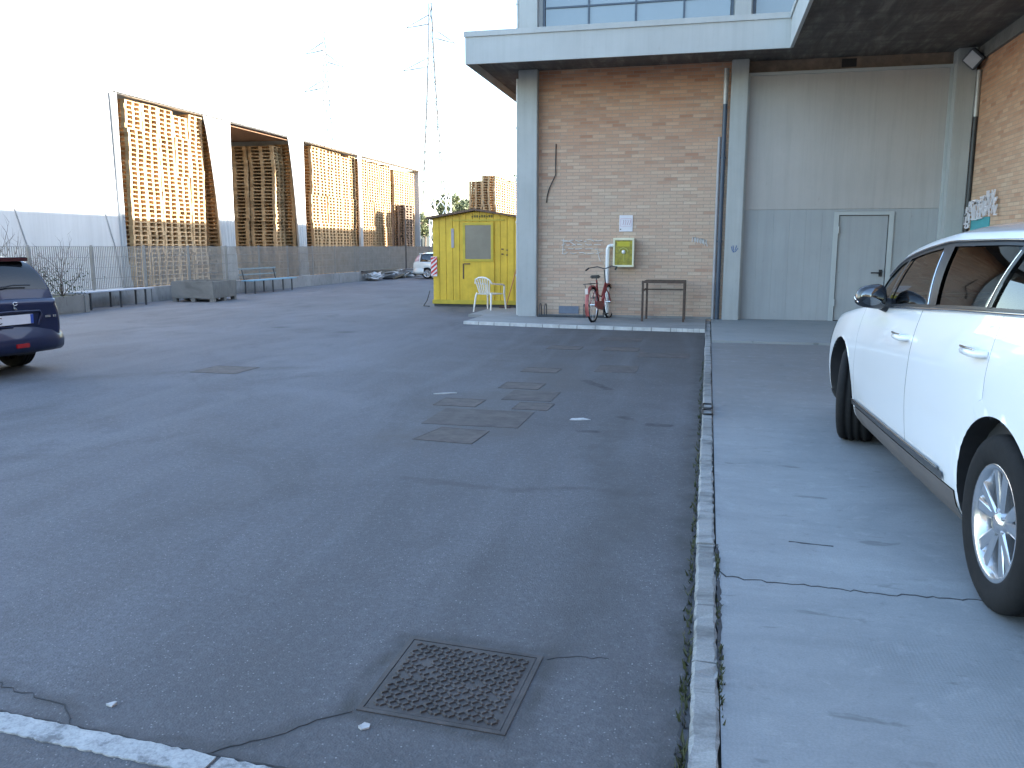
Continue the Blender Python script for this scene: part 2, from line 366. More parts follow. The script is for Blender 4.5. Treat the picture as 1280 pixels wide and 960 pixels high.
# ------------------------------------------------------------------ mesh builder
def root_loc(o):
    while o.parent: o = o.parent
    return o.location.copy()
class MB:
    def __init__(s): s.v = []; s.f = []; s.m = []; s.sm = []
    def add(s, vs, fs, mi=0, smooth=False):
        k = len(s.v); s.v += [tuple(p) for p in vs]
        for f in fs: s.f.append([i + k for i in f]); s.m.append(mi); s.sm.append(smooth)
    def box(s, x0, x1, y0, y1, z0, z1, mi=0):
        if x0 > x1: x0, x1 = x1, x0
        if y0 > y1: y0, y1 = y1, y0
        if z0 > z1: z0, z1 = z1, z0
        v = [(x0,y0,z0),(x1,y0,z0),(x1,y1,z0),(x0,y1,z0),(x0,y0,z1),(x1,y0,z1),(x1,y1,z1),(x0,y1,z1)]
        s.add(v, [(0,3,2,1),(4,5,6,7),(0,1,5,4),(1,2,6,5),(2,3,7,6),(3,0,4,7)], mi); return s
    def bbox(s, x0, x1, y0, y1, z0, z1, b=.01, mi=0):
        """box with chamfered edges"""
        bm = bmesh.new(); bmesh.ops.create_cube(bm, size=1)
        for v in bm.verts:
            v.co = Vector(((x0+x1)/2 + v.co.x*(x1-x0), (y0+y1)/2 + v.co.y*(y1-y0), (z0+z1)/2 + v.co.z*(z1-z0)))
        bmesh.ops.bevel(bm, geom=bm.edges[:], offset=b, segments=2, affect='EDGES')
        bm.verts.index_update()
        s.add([v.co for v in bm.verts], [[v.index for v in f.verts] for f in bm.faces], mi, False); bm.free(); return s
    def bar(s, p, q, w, h=None, mi=0, upv=(0,0,1)):
        p, q = Vector(p), Vector(q); h = h or w; d = (q - p).normalized()
        u = d.cross(Vector(upv))
        if u.length < 1e-4: u = d.cross(Vector((1,0,0)))
        u.normalize(); n = u.cross(d)
        c = [(-w/2,-h/2),(w/2,-h/2),(w/2,h/2),(-w/2,h/2)]
        v = [p + u*a + n*b for a, b in c] + [q + u*a + n*b for a, b in c]
        s.add(v, [(3,2,1,0),(4,5,6,7),(0,1,5,4),(1,2,6,5),(2,3,7,6),(3,0,4,7)], mi); return s
    def tube(s, pts, r, n=8, mi=0, closed=False, cap=True):
        pts = [Vector(p) for p in pts]; rs = r if isinstance(r, (list, tuple)) else [r]*len(pts)
        rings = []; prev = None; m = len(pts)
        for i, p in enumerate(pts):
            a = pts[(i-1) % m] if (closed or i > 0) else p; b = pts[(i+1) % m] if (closed or i < m-1) else p
            d = (b - a).normalized()
            if prev is None:
                u = d.cross(Vector((0,0,1)))
                if u.length < .05: u = d.cross(Vector((1,0,0)))
            else: u = prev - d * prev.dot(d)
            u.normalize(); prev = u; w = d.cross(u)
            rings.append([p + (u*math.cos(t*2*math.pi/n) + w*math.sin(t*2*math.pi/n))*rs[i] for t in range(n)])
        vs = [v for rg in rings for v in rg]; fs = []
        for i in range(m if closed else m-1):
            j = (i+1) % m
            for t in range(n): fs.append((i*n+t, i*n+(t+1)%n, j*n+(t+1)%n, j*n+t))
        s.add(vs, fs, mi, True)
        if cap and not closed: s.add(rings[0], [list(range(n))[::-1]], mi); s.add(rings[-1], [list(range(n))], mi)
        return s
    def lathe(s, prof, n=32, axis='z', c=(0,0,0), mi=0, closed=False, smooth=True):
        vs = []; k = len(prof)
        for i in range(n):
            a = 2*math.pi*i/n
            for r, h in prof:
                if axis == 'z': p = (r*math.cos(a), r*math.sin(a), h)
                elif axis == 'y': p = (r*math.cos(a), h, r*math.sin(a))
                else: p = (h, r*math.cos(a), r*math.sin(a))
                vs.append((p[0]+c[0], p[1]+c[1], p[2]+c[2]))
        fs = []
        for i in range(n):
            j = (i+1) % n
            for t in range(k if closed else k-1):
                u = (t+1) % k; fs.append((i*k+t, j*k+t, j*k+u, i*k+u))
        s.add(vs, fs, mi, smooth); return s
    def prism(s, poly, axis, a, b, mi=0):
        """extrude a 2D polygon along an axis from a to b"""
        def P(p, h): return {'x': (h, p[0], p[1]), 'y': (p[0], h, p[1]), 'z': (p[0], p[1], h)}[axis]
        n = len(poly); v = [P(p, a) for p in poly] + [P(p, b) for p in poly]
        s.add(v, [list(range(n))[::-1], list(range(n, 2*n))] + [(i, (i+1)%n, (i+1)%n+n, i+n) for i in range(n)], mi); return s
    def quad(s, a, b, c, d, mi=0): s.add([a,b,c,d], [(0,1,2,3)], mi); return s
    def build(s, name, mat, parent=None, world=True, recalc=True, loc=None):
        me = bpy.data.meshes.new(name)
        off = root_loc(parent) if (parent and world) else Vector((0,0,0))
        me.from_pydata([(Vector(p) - off) for p in s.v], [], s.f)
        for m in (mat if isinstance(mat, (list, tuple)) else [mat]): me.materials.append(m)
        me.polygons.foreach_set('material_index', s.m); me.polygons.foreach_set('use_smooth', s.sm)
        me.update()
        if recalc:
            bm = bmesh.new(); bm.from_mesh(me); bmesh.ops.recalc_face_normals(bm, faces=bm.faces[:]); bm.to_mesh(me); bm.free()
        o = bpy.data.objects.new(name, me); COL.objects.link(o)
        if parent: o.parent = parent
        if loc: o.location = loc
        return o
def tag(o, label=None, cat=None, group=None, kind=None):
    if label: o['label'] = label
    if cat: o['category'] = cat
    if group: o['group'] = group
    if kind: o['kind'] = kind
    return o
def thing(name, label, cat, loc=(0,0,0), rz=0, group=None):
    o = bpy.data.objects.new(name, None); COL.objects.link(o); o.empty_display_size = .2
    o.location = loc; o.rotation_euler = (0,0,rz)
    return tag(o, label, cat, group)
def struct(name, mb, mat, **k): return tag(mb.build(name, mat, **k), kind='structure')
def copy_tree(o, parent=None):
    c = o.copy(); COL.objects.link(c)
    if parent: c.parent = parent
    for ch in list(o.children): copy_tree(ch, c)
    return c

# ------------------------------------------------------------------ the setting
g = MB(); g.quad((-1500,-400,-.03),(1500,-400,-.03),(1500,2600,-.03),(-1500,2600,-.03)); struct('ground', g, dirt)
g = MB(); g.box(-15.0,0.0,-14,62,-.02,0); struct('asphalt_yard', g, asphalt)
# pavement, kerb, step, apron
g = MB(); g.box(.092,4.61,-14,13.2,-.02,.025); struct('pavement', g, conc_pave)
g = MB(); g.box(.0985,4.61,13.2,17.25,-.02,.06); struct('threshold_step', g, conc_step)
g = MB()
y = -14.36
while y < 17.0:
    y2 = min(y + 1.23, 17.0)
    bm = bmesh.new()
    nx, ny = 2, 30
    dx = rnd.uniform(-.004, .004); dz = rnd.uniform(-.004, .003) - .013
    x0, x1 = -.004 + dx, .084 + dx
    ring = [(x0, -.02), (x0 + .002, .038 + dz), (x0 + .012, .05 + dz), (x1 - .01, .05 + dz), (x1, .041 + dz), (x1, -.02)]
    vs = []; m = len(ring)
    for i in range(ny + 1):
        yy = y + .006 + (y2 - y - .012) * i / ny
        e = .006 if i in (0, ny) else 0
        for k, (a, b) in enumerate(ring):
            jx = rnd.uniform(-.005, .005) if k in (1, 2, 3, 4) else 0
            jz = (rnd.uniform(-.004, .001) - (.014 if rnd.random() < .07 else 0)) if k in (2, 3) else 0
            vs.append((a + jx, yy, b + jz - (e if k in (2, 3) else 0)))
    fs = [(i*m+k, i*m+k+1, (i+1)*m+k+1, (i+1)*m+k) for i in range(ny) for k in range(m-1)]
    fs += [list(range(m)), [ny*m + k for k in range(m)][::-1]]
    g.add(vs, fs); y = y2
struct('kerb', g, conc_kerb)
g = MB(); g.prism([(-4.62,15.55),(-2.65,15.18),(-.6,15.0),(-.006,14.95),(-.006,17.19),(-4.62,17.19)], 'z', -.02, .055)
g.box(-5.0,-3.9,17.19,19.2,-.02,.055)
struct('apron', g, conc_apron)
g = MB()
pts = [(-4.62,15.55),(-2.65,15.18),(-.6,15.0),(-.006,14.95)]
for a, b in zip(pts[:-1], pts[1:]):
    for k in range(6):
        t0, t1 = k/6, (k+1)/6 - .01
        p = [a[0]+(b[0]-a[0])*t0, a[1]+(b[1]-a[1])*t0]; q = [a[0]+(b[0]-a[0])*t1, a[1]+(b[1]-a[1])*t1]
        z = .056 + rnd.uniform(0, .006)
        g.prism([(p[0],p[1]-.012),(q[0],q[1]-.012),(q[0],q[1]+.06),(p[0],p[1]+.06)], 'z', .0, z)
struct('apron_edging', g, M('pale_edging', (.50,.51,.50), .8, 0, .25, 6))

# painted line (lower left) with ragged edges
def strip(pts, w, z0, z1, jag=.004, step=.05):
    mb = MB(); path = []
    for a, b in zip(pts[:-1], pts[1:]):
        a, b = Vector(a), Vector(b); n = max(1, int((b-a).length/step))
        for i in range(n): path.append(a + (b-a)*i/n)
    path.append(Vector(pts[-1])); vs = []
    for i, p in enumerate(path):
        d = (path[min(i+1, len(path)-1)] - path[max(i-1, 0)]).normalized(); n = Vector((-d.y, d.x))
        ww = w(i/len(path)) if callable(w) else w
        a = p + n*(ww/2 + rnd.uniform(-jag, jag)); b = p - n*(ww/2 + rnd.uniform(-jag, jag))
        vs += [(a.x,a.y,z0),(b.x,b.y,z0),(a.x,a.y,z1),(b.x,b.y,z1)]
    fs = []
    for i in range(len(path)-1):
        k = 4*i; fs += [(k+2,k+3,k+7,k+6),(k,k+2,k+6,k+4),(k+3,k+1,k+5,k+7)]
    fs += [(0,1,3,2), (len(vs)-4, len(vs)-2, len(vs)-1, len(vs)-3)]
    mb.add(vs, fs); return mb
lm = strip([(-4.5,2.14),(-2.15,1.995),(-1.37,1.945)], .088, -.01, .005, .005, .02)
lm2 = strip([(-1.355,1.945),(-.6,1.90),(-.02,1.86)], .082, -.01, .005, .005, .02)
for s in lm2.f: pass
lm.add(lm2.v, lm2.f); struct('painted_line', lm, line_m)

# cracks and joints: narrow dark, ragged strips
def crackpath(pts, amp=.012, step=.03):
    out = []
    for a, b in zip(pts[:-1], pts[1:]):
        n = max(1, int(math.dist(a, b)/step))
        for i in range(n):
            t = i/n; out.append((a[0]+(b[0]-a[0])*t + rnd.uniform(-amp, amp), a[1]+(b[1]-a[1])*t + rnd.uniform(-amp, amp)))
    out.append(pts[-1]); return out
cr = MB()
def crack(pts, w=.006, amp=.01, z=.0022):
    s = strip(crackpath(pts, amp), lambda t: w*rnd.uniform(.25, .95), -.004, z, .001, .06); cr.add(s.v, s.f)
crack([(-3.2,2.34),(-2.6,2.25),(-2.25,2.17),(-2.02,2.13),(-1.93,2.05),(-1.9,1.99)], .005)
crack([(-1.44,1.97),(-1.36,2.05),(-1.25,2.13),(-1.17,2.24),(-1.08,2.31)], .005)
crack([(-.53,2.8),(-.42,2.84),(-.3,2.85)], .003)
crack([(-4.4,2.17),(-2.15,2.045),(-1.37,1.996),(-.6,1.95),(-.04,1.91)], .012, .004)
crack([(-.03,2.0),(-.02,4.0),(-.022,7.0),(-.015,12.0),(-.012,14.9)], .022, .006)
struct('asphalt_cracks', cr, crack_m)
cr = MB()
crack([(.10,3.76),(.13,3.69),(.22,3.67),(.5,3.66),(.8,3.64),(1.16,3.66),(1.6,3.6),(4.7,3.64)], .008, .012, .0275)
crack([(.093,2.75),(.097,3.4),(.094,4.1)], .024, .003, .0262)
crack([(.45,4.22),(.66,4.2)], .014, .004, .0275)
struct('pavement_cracks', cr, crack_m)

# ------------------------------------------------------------------ brick building
B = thing('brick_building', 'salmon brick industrial building with blue grey columns, flat canopy and tall grey gate', 'building', (0,17.2,0))
g = MB(); g.box(-3.47,.31,17.2,17.5,0,5.02); g.build('brick_wall', brick_x, B)
g = MB(); g.box(.62,4.22,17.30,17.5,4.79,5.02); g.build('lintel', M('stained_lintel', (.22,.17,.13), .85, 0, .3, 4), B)
g = MB(); g.box(4.62,5.2,-22,17.3,0,4.77); w_r = g.build('brick_wall', brick_y, B); w_r['label'] = 'tan brick side wall beside the white car'
g = MB(); g.box(-3.84,-3.5,17.5,48.5,0,5.02); g.build('brick_wall', brick_y, B)
g = MB(); g.box(-.18,.06,17.19,17.199,4.83,4.93); 
g = MB()
for x in (1.62, 1.78): pass
g.box(2.30,2.56,17.288,17.2985,4.82,4.97); vg = g.build('vent_hole', black_m, B)
cols = [(-3.86,-3.47), (.30,.62), (4.22,4.54)]
for i, (a, b) in enumerate(cols):
    g = MB(); g.bbox(a,b,17.02 if i < 2 else 16.98,17.46,0 if i == 0 else .02,5.0,.012)
    if i < 2: g.box(a+.012, b-.012, 17.03, 17.45, 5.38, 7.6); g.box(a-.02 if i else a+.02, b+.07 if i == 0 else b+.035, 17.20, 17.44, 5.38, 7.59)
    g.build('column', blue_grey, B)
g = MB(); g.box(4.56,5.2,-22,17.3,4.772,4.998); g.build('edge_beam', M('stained_beam', (.17,.165,.15), .8, 0, .2), B)
# canopy slab and fascias
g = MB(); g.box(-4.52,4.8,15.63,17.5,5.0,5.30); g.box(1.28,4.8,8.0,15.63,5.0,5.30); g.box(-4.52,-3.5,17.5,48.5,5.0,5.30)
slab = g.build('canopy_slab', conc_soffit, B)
f = MB()
f.box(-4.55,1.25,15.58,15.627,4.85,5.40); f.box(-4.57,1.23,15.555,15.5795,5.33,5.425)
f.box(1.225,1.277,8.0,15.5795,4.85,5.40); f.box(1.2,1.2245,8.0,15.555,5.33,5.425)
f.box(-4.55,-4.5225,15.6275,48.5,4.85,5.40)
f.box(1.277,4.8,7.95,7.998,4.85,5.40)
f.build('fascia', fascia_p, slab)
# soffit drip channel and grey underside strip near the wall
g = MB(); g.box(-4.5,1.2,15.66,15.95,4.96,4.998); g.build('soffit_strip', M('soffit_grey', (.12,.125,.13), .8), slab)
# upper floor windows
def window(x0, x1, z0, z1, y, n, split):
    g = MB()
    g.box(x0,x1,y,y+.05,z0,z0+.05); g.box(x0,x1,y,y+.05,z1-.05,z1)
    g.box(x0,x0+.05,y,y+.05,z0+.05,z1-.05); g.box(x1-.05,x1,y,y+.05,z0+.05,z1-.05)
    for k in range(1, n):
        x = x0 + (x1-x0)*k/n; g.box(x-.018,x+.018,y,y+.05,z0+.05,z1-.05)
    xs = [x0+.05] + [x0+(x1-x0)*k/n for k in range(1, n)] + [x1-.05]
    for k in range(n):
        g.box(xs[k]+(.018 if k else 0), xs[k+1]-(.018 if k < n-1 else 0), y+.004,y+.046,split-.016,split+.016)
    w = g.build('window', navy, B)
    p = MB()
    for k in range(n):
        a, b = xs[k]+.01, xs[k+1]-.01; t = rnd.uniform(-.006, .006)
        for (za, zb) in ((z0+.05, split), (split, z1-.05)):
            p.quad((a,y+.025+t,za),(b,y+.025-t,za),(b,y+.025-t,zb),(a,y+.025+t,zb))
    p.build('pane', glass_up, w)
window(-3.40,.29,5.40,7.55,17.18,4,6.18)
window(.64,4.2,5.40,7.55,17.18,4,6.18)
g = MB(); g.box(-4.05,4.8,16.9,17.6,7.6,7.8); g.box(-4.05,12,17.6,48.5,7.6,7.8); g.build('roof', fascia_p, B)
g = MB(); g.box(-3.86,-3.6,17.5,48.5,5.3,7.6); g.box(-3.5,12,48.3,48.5,0,7.6); g.box(11.8,12,17.6,48.3,0,7.6); g.box(-3.4,11.8,17.9,18.0,5.31,7.59); g.build('upper_wall', beige, B)
g = MB(); g.box(4.8,16,-22,17.15,5.4,11.2); g.box(4.8,16,-22,17.6,5.0,5.4); g.build('upper_block', brick_y, B)
# gate
g = MB(); g.box(.62,4.24,17.262,17.33,2.21,4.76)
x = .62
while x < 4.22:
    g.box(x, min(x+.2975, 4.238), 17.2592, 17.2618, 2.215, 4.755); x += .30
gate = g.build('gate', gate_up, B)
g = MB()
def gl(x0, x1, z0, z1): 
    x = x0
    while x < x1 - .01:
        g.box(x, min(x+.2985, x1), 17.2575, 17.3, z0, z1); x += .30
gl(.62, 2.33, .062, 2.206); gl(3.40, 4.24, .062, 2.206); g.box(2.33,3.40,17.26,17.3,2.165,2.206)
g.build('lower_panel', gate_lo, gate)
g = MB(); g.box(.63,4.23,17.20,17.256,4.72,4.775); g.box(.622,.66,17.21,17.25,.062,4.72); g.box(4.17,4.218,17.21,17.25,.062,4.72); g.build('gate_rail', gate_tr, gate)
wd = MB(); wd.box(2.43,3.30,17.266,17.30,.075,2.08); wd = wd.build('wicket_door', gate_lo, gate)
g = MB(); g.box(2.33,2.415,17.225,17.262,.062,2.16); g.box(3.315,3.40,17.225,17.262,.062,2.16); g.box(2.416,3.314,17.225,17.262,2.095,2.16)
g.build('door_frame', gate_tr, gate)
g = MB(); g.box(3.20,3.26,17.245,17.265,.93,1.06); g.tube([(3.23,17.255,1.0),(3.23,17.20,1.0),(3.05,17.20,1.0)], .013, 8); g.build('handle', black_m, gate)
g = MB(); g.box(2.42,3.31,17.245,17.262,.061,.073); g.box(2.4155,2.4295,17.27,17.29,.075,2.09); g.box(3.3005,3.3145,17.27,17.29,.075,2.09); g.box(2.43,3.30,17.27,17.29,2.081,2.094); g.build('door_gap_shadow', black_m, gate)  # black strips stand in for the shadow in the gap round the door
for z in (.35, 1.75):
    g = MB(); g.tube([(2.418,17.218,z),(2.418,17.218,z+.13)], .014, 8); g.build('hinge', gate_tr, gate)
# downpipes
def pipe(pts, r, mat, name='downpipe', parent=B, brackets=()):
    g = MB(); g.tube(pts, r, 12)
    for z in brackets: g.tube([(pts[0][0],pts[0][1],z-.02),(pts[0][0],pts[0][1],z+.02)], r+.012, 12)
    return g.build(name, mat, parent)
pipe([(.205,17.09,.05),(.205,17.09,4.2)], .042, navy, brackets=(1.6,3.2)); pipe([(.205,17.09,4.2),(.205,17.09,4.86)], .046, galv)
pipe([(.122,17.14,.06),(.122,17.14,3.6)], .03, M('pale_grey_pipe', (.33,.33,.34), .5))
pipe([(-3.905,17.2,.06),(-3.905,17.2,4.86)], .04, blue_grey, brackets=(.9,2.0,3.9)); 
pipe([(-3.905,17.2,5.42),(-3.905,17.2,7.6)], .04, galv, brackets=(6.3,))
pipe([(4.58,16.96,.06),(4.58,16.96,3.8)], .04, M('dark_pipe', (.035,.04,.042), .5)); pipe([(4.58,16.96,3.8),(4.58,16.96,4.6)], .045, galv)
# plinth and corner grime at the wall foot
g = MB(); g.box(-3.47,.12,17.185,17.1995,.05,.10); g.build('plinth', conc_wall, B)

# graffiti: sprayed strokes lying on the wall
def strokes(name, paths, r, mat, label, cat, plane='y', at=17.194):
    mb = MB()
    for p in paths:
        pp = [((a, at, b) if plane == 'y' else (at, a, b)) for a, b in p]
        mb.tube(pp, r, 5)
    o = mb.build(name, mat); return tag(o, label, cat)
tg = []
x = -.33
for k, w in enumerate((.06,.05,.06,.05,.07)):
    z = 1.67 - .012*k
    tg.append([(x, z-.08), (x+.01, z+.02), (x+w*.6, z-.03), (x+w*.75, z+.015), (x+w*.7, z-.07)]); x += w
tg += [[(-.14,1.58),(-.10,1.6),(-.08,1.52),(-.05,1.57),(-.03,1.50)]]
strokes('graffiti_tag', tg, .009, chalk, 'small white scribbled tag on the brick wall beside the navy downpipe', 'graffiti')
tg = []
for k in range(4):
    z = 1.62 - k*.085; x = -2.96 + rnd.uniform(-.03,.03)
    while x < -2.25:
        w = rnd.uniform(.05,.16); tg.append([(x, z+rnd.uniform(-.02,.02)), (x+w/2, z+rnd.uniform(-.03,.03)), (x+w, z+rnd.uniform(-.02,.02))]); x += w + rnd.uniform(.02,.07)
tg += [[(-2.98,1.63),(-2.8,1.60),(-2.68,1.52)], [(-2.93,1.66),(-2.95,1.36)], [(-2.22,1.42),(-2.20,1.30),(-2.16,1.2)], [(-2.25,1.35),(-2.17,1.38)]]
strokes('graffiti_scrawl', tg, .010, M('faded_spray', (.60,.56,.52), .9), 'faded pale scrawl sprayed on the brick wall above the red bicycle', 'graffiti')
strokes('graffiti_hand', [[(.43,1.50),(.45,1.42),(.48,1.40)],[(.46,1.52),(.475,1.42)],[(.53,1.52),(.50,1.42)],[(.56,1.47),(.51,1.40),(.46,1.39)]], .007, blue_spray,
        'small blue sprayed hand mark on the column left of the gate', 'graffiti', at=17.018)
g = MB(); g.box(-3.02,-2.60,17.178,17.184,.11,.27); tag(g.build('painted_patch', M('blue_grey_patch', (.15,.18,.23), .7)), 'blue grey paint patch low on the brick wall left of the bicycle', 'paint patch')
# loose cable
g = MB(); g.tube([(-3.11,17.185,3.56),(-3.115,17.18,3.2),(-3.11,17.17,2.95),(-3.17,17.165,2.82),(-3.24,17.17,2.68),(-3.285,17.175,2.52),(-3.30,17.18,2.39)], .011, 6)
tag(g.build('hanging_cable', black_m), 'short black cable hanging loose on the brick wall near its left column', 'cable')
# poster
t = thing('wall_notice', 'small white paper notice stuck on the bricks above the hose cabinet', 'notice', (-1.66,17.19,1.8))
g = MB(); g.box(-1.79,-1.52,17.184,17.196,1.80,2.125); g.build('sheet', paperw, t)
g = MB(); g.box(-1.765,-1.545,17.182,17.1835,1.90,1.905); g.box(-1.765,-1.757,17.182,17.1835,1.905,2.06); g.box(-1.553,-1.545,17.182,17.1835,1.905,2.06); g.box(-1.757,-1.553,17.182,17.1835,2.052,2.06)
for k in range(4): g.tube([(-1.72+k*.045,17.183,1.93),(-1.70+k*.045,17.183,2.0),(-1.71+k*.045,17.183,2.03)], .006, 5)
g.build('print', pink_ink, t)
g = MB(); g.box(-1.775,-1.75,17.182,17.1835,1.835,1.855); g.build('stamp', black_m, t)
# hose cabinet
t = thing('hose_cabinet', 'wall mounted fire hose cabinet with cream frame and yellow green front', 'hose cabinet', (-1.67,17.2,1.1))
g = MB(); g.box(-1.865,-1.475,16.99,17.195,1.10,1.66); bd = g.build('cabinet_box', cream, t)
g = MB()
g.bbox(-1.88,-1.845,16.955,16.985,1.09,1.67,.006); g.bbox(-1.495,-1.46,16.955,16.985,1.09,1.67,.006); g.bbox(-1.845,-1.495,16.957,16.983,1.09,1.13,.005); g.bbox(-1.845,-1.495,16.957,16.983,1.625,1.67,.005)
g.build('frame', cream, t)
g = MB(); g.box(-1.844,-1.496,16.972,16.982,1.131,1.624); g.build('front_panel', olive_y, t)
g = MB(); g.lathe([(.0,16.95),(.034,16.952),(.038,16.971)], 16, 'y', (-1.672,0,1.39)); g.build('hose_nozzle', white_en, t)
g = MB(); g.tube([(-1.76,16.966,1.40),(-1.74,16.964,1.45),(-1.68,16.964,1.475),(-1.61,16.964,1.455),(-1.58,16.966,1.40)], .008, 6); g.tube([(-1.66,16.966,1.36),(-1.655,16.966,1.2)], .007, 6); g.build('hose', M('pale_hose', (.45,.45,.12), .5), t)
g = MB(); g.box(-1.80,-1.55,16.968,16.9715,1.50,1.595); g.build('yellow_label', M('bright_yellow_label', (.45,.40,.02), .4), t)
g = MB(); g.tube([(-1.875,17.12,1.52),(-1.95,17.12,1.52),(-1.99,17.12,1.505),(-2.005,17.12,1.46),(-2.01,17.12,1.3),(-2.01,17.12,.06)], [.033]*3+[.04]*3, 12)
tag(g.build('riser_pipe', white_en), 'white water pipe bending down from the hose cabinet to the ground', 'pipe')
# floodlight
t = thing('floodlight', 'square grey floodlight tilted on the corner under the dark canopy', 'floodlight', (4.42,16.78,4.76), R(0))
g = MB(); g.bbox(-.14,.14,-.05,.05,-.14,.14,.015)
h = g.build('lamp_housing', dark_grey, t, world=False); h.rotation_euler = (R(25), R(45), R(-20))
g = MB(); g.box(-.11,.11,-.056,-.051,-.11,.11); g.build('lamp_glass', M('lamp_glass', (.45,.46,.47), .25), h, world=False)
g = MB(); g.tube([(0,.0,.0),(.1,.12,.1),(.22,.18,.15)], .018, 8); g.build('bracket', dark_grey, t, world=False)
# lettering sign on the side wall + turquoise panel
t = thing('cutout_sign', 'cluster of white cutout lettering fixed on the tan brick side wall', 'sign', (4.6,15.9,2.2))
rr = random.Random(3)
def letters(yc, zc, n, w, h, tilt):
    g = MB()
    for k in range(n):
        y0 = yc - k*w; z0 = zc + k*tilt + rr.uniform(-.03,.03); hh = h*rr.uniform(.75,1.25)
        pts = [[(0,0),(0,hh)], [(0,hh),(w*.7,hh)], [(0,hh*.5),(w*.6,hh*.5)], [(0,0),(w*.7,0)], [(w*.7,hh),(w*.7,0)], [(0,0),(w*.6,hh)]]
        for p in [pts[0]] + rr.sample(pts[1:], 2):
            q = [(4.555 + rr.uniform(-.012,.012), y0-a, z0+b) for a, b in p]
            g.bar(q[0], q[1], .022, .022)
    return g.build('lettering_row', paperw, t)
letters(17.0, 1.92, 12, .15, .13, .010); letters(17.05, 2.07, 12, .15, .13, .010); letters(16.75, 2.20, 5, .15, .10, .012); letters(16.0,2.25,4,.15,.13,.012); letters(16.9,1.82,2,.13,.09,.0)
g = MB(); g.box(4.595,4.615,16.75,15.75,1.15,2.0); tag(g.build('turquoise_panel', turq), 'turquoise panel on the side wall under the white cutout lettering', 'panel')

# ------------------------------------------------------------------ manhole covers
def cover(name, corners, label, cat, big=False, mat=iron):
    cx = sum(p[0] for p in corners)/4; cy = sum(p[1] for p in corners)/4
    t = thing(name, label, cat, (cx, cy, 0))
    c = [Vector(p) for p in corners]
    def lerp(u, v): return (c[0]*(1-u)+c[1]*u)*(1-v) + (c[3]*(1-u)+c[2]*u)*v
    def ins(k): return [lerp(a, b) for a, b in ((k,k),(1-k,k),(1-k,1-k),(k,1-k))]
    o, i1 = c, ins(.035 if big else .02)
    g = MB()
    for k in range(4):
        a, b, d, e = o[k], o[(k+1)%4], i1[(k+1)%4], i1[k]
        vs = [(p.x,p.y,z) for z in (-.01,.004) for p in (a,b,d,e)]
        g.add(vs, [(4,5,6,7),(0,1,5,4),(2,3,7,6)])
    g.build('frame', mat, t)
    g = MB(); i2 = ins(.042 if big else .0215)
    g.add([(p.x,p.y,-.008) for p in i2] + [(p.x,p.y,.0025) for p in i2], [(4,5,6,7),(0,1,5,4),(1,2,6,5),(2,3,7,6),(3,0,4,7)])
    if big:
        n = 18; rr = random.Random(5)
        for a in range(n):
            for b in range(n):
                u = .075 + .85*(a+.5)/n; v = .075 + .85*(b+.5)/n
                p = lerp(u, v); 
                if rr.random() < .06: continue
                ang = R(45) if (a+b) % 2 else R(-45)
                ex = (c[1]-c[0]).normalized(); ey = (c[3]-c[0]).normalized()
                d = ex*math.cos(ang) + ey*math.sin(ang); q = Vector((-d.y, d.x))
                l, w = .0135, .0052
                vs = [p+d*l+q*w, p-d*l+q*w, p-d*l-q*w, p+d*l-q*w]; wi = [p+(z-p)*.7 for z in vs]
                g.add([(z.x,z.y,.0023) for z in vs] + [(z.x,z.y,.0075) for z in wi], [(4,5,6,7),(0,1,5,4),(1,2,6,5),(2,3,7,6),(3,0,4,7)])
    g.build('plate', mat, t); 
    return t
cover('manhole_cover', [(-1.07,2.32),(-.56,2.29),(-.54,2.81),(-1.07,2.85)], 'large square cast iron manhole cover with raised lozenge pattern', 'manhole cover', True)
cover('inspection_cover', [(-2.22,6.02),(-1.72,5.97),(-1.70,6.44),(-2.13,6.50)], 'rusty square inspection cover, nearest of those in a line towards the wall', 'manhole cover', False, rust_flat)
for (x, y, w, d, lb) in ((-2.52,7.42,.42,.38,'brown rusty cover beside a long white paper scrap on the asphalt'), (-1.74,7.4,.34,.34,'dark rusty cover right of the white paper scrap line, third row of covers'),
        (-2.15,8.5,.44,.4,'rusty cover in the middle of the line running to the brick wall'), (-2.17,9.7,.44,.36,'rusty cover in the line of covers, between the middle one and the last pair'),
        (-2.3,12.0,.5,.42,'faint rusty cover near the wall, left one of the last pair'), (-1.45,12.0,.5,.42,'faint rusty cover near the wall, right one of the last pair'),
        (-6.05,8.75,.6,.55,'dark square cover alone in the asphalt near the blue car')):
    cover('inspection_cover', [(x,y),(x+w,y-.01),(x+w+.01,y+d),(x,y+d+.01)], lb, 'manhole cover', False, rust_flat)
# repaired trench patches in the asphalt
g = MB(); g.box(-2.35,-1.5,6.6,7.3,-.01,.003); g.box(-1.95,-1.45,7.85,8.4,-.01,.0035); g.box(-1.3,-.8,9.9,10.5,-.01,.003); g.box(-.9,-.2,11.4,11.9,-.01,.003); g.box(-1.7,-1.0,13.3,13.8,-.01,.003)
struct('asphalt_patches', g, M('brown_asphalt_patch', (.078,.068,.064), .85, 0, .35, 6, bstr=.5, bscale=90))
# iron rings on the kerb
t = thing('kerb_mark', 'pair of small dark iron loops set on the kerb edge', 'kerb loops', (.04,7.6,.04))
for y0 in (7.36, 7.64):
    g = MB(); g.tube([(.01,y0,.043),(.075,y0,.043),(.085,y0+.03,.043),(.085,y0+.19,.043),(.075,y0+.22,.043),(.01,y0+.22,.043),(.0,y0+.19,.043),(.0,y0+.03,.043)], .008, 6, closed=True)
    g.build('loop', black_m, t)
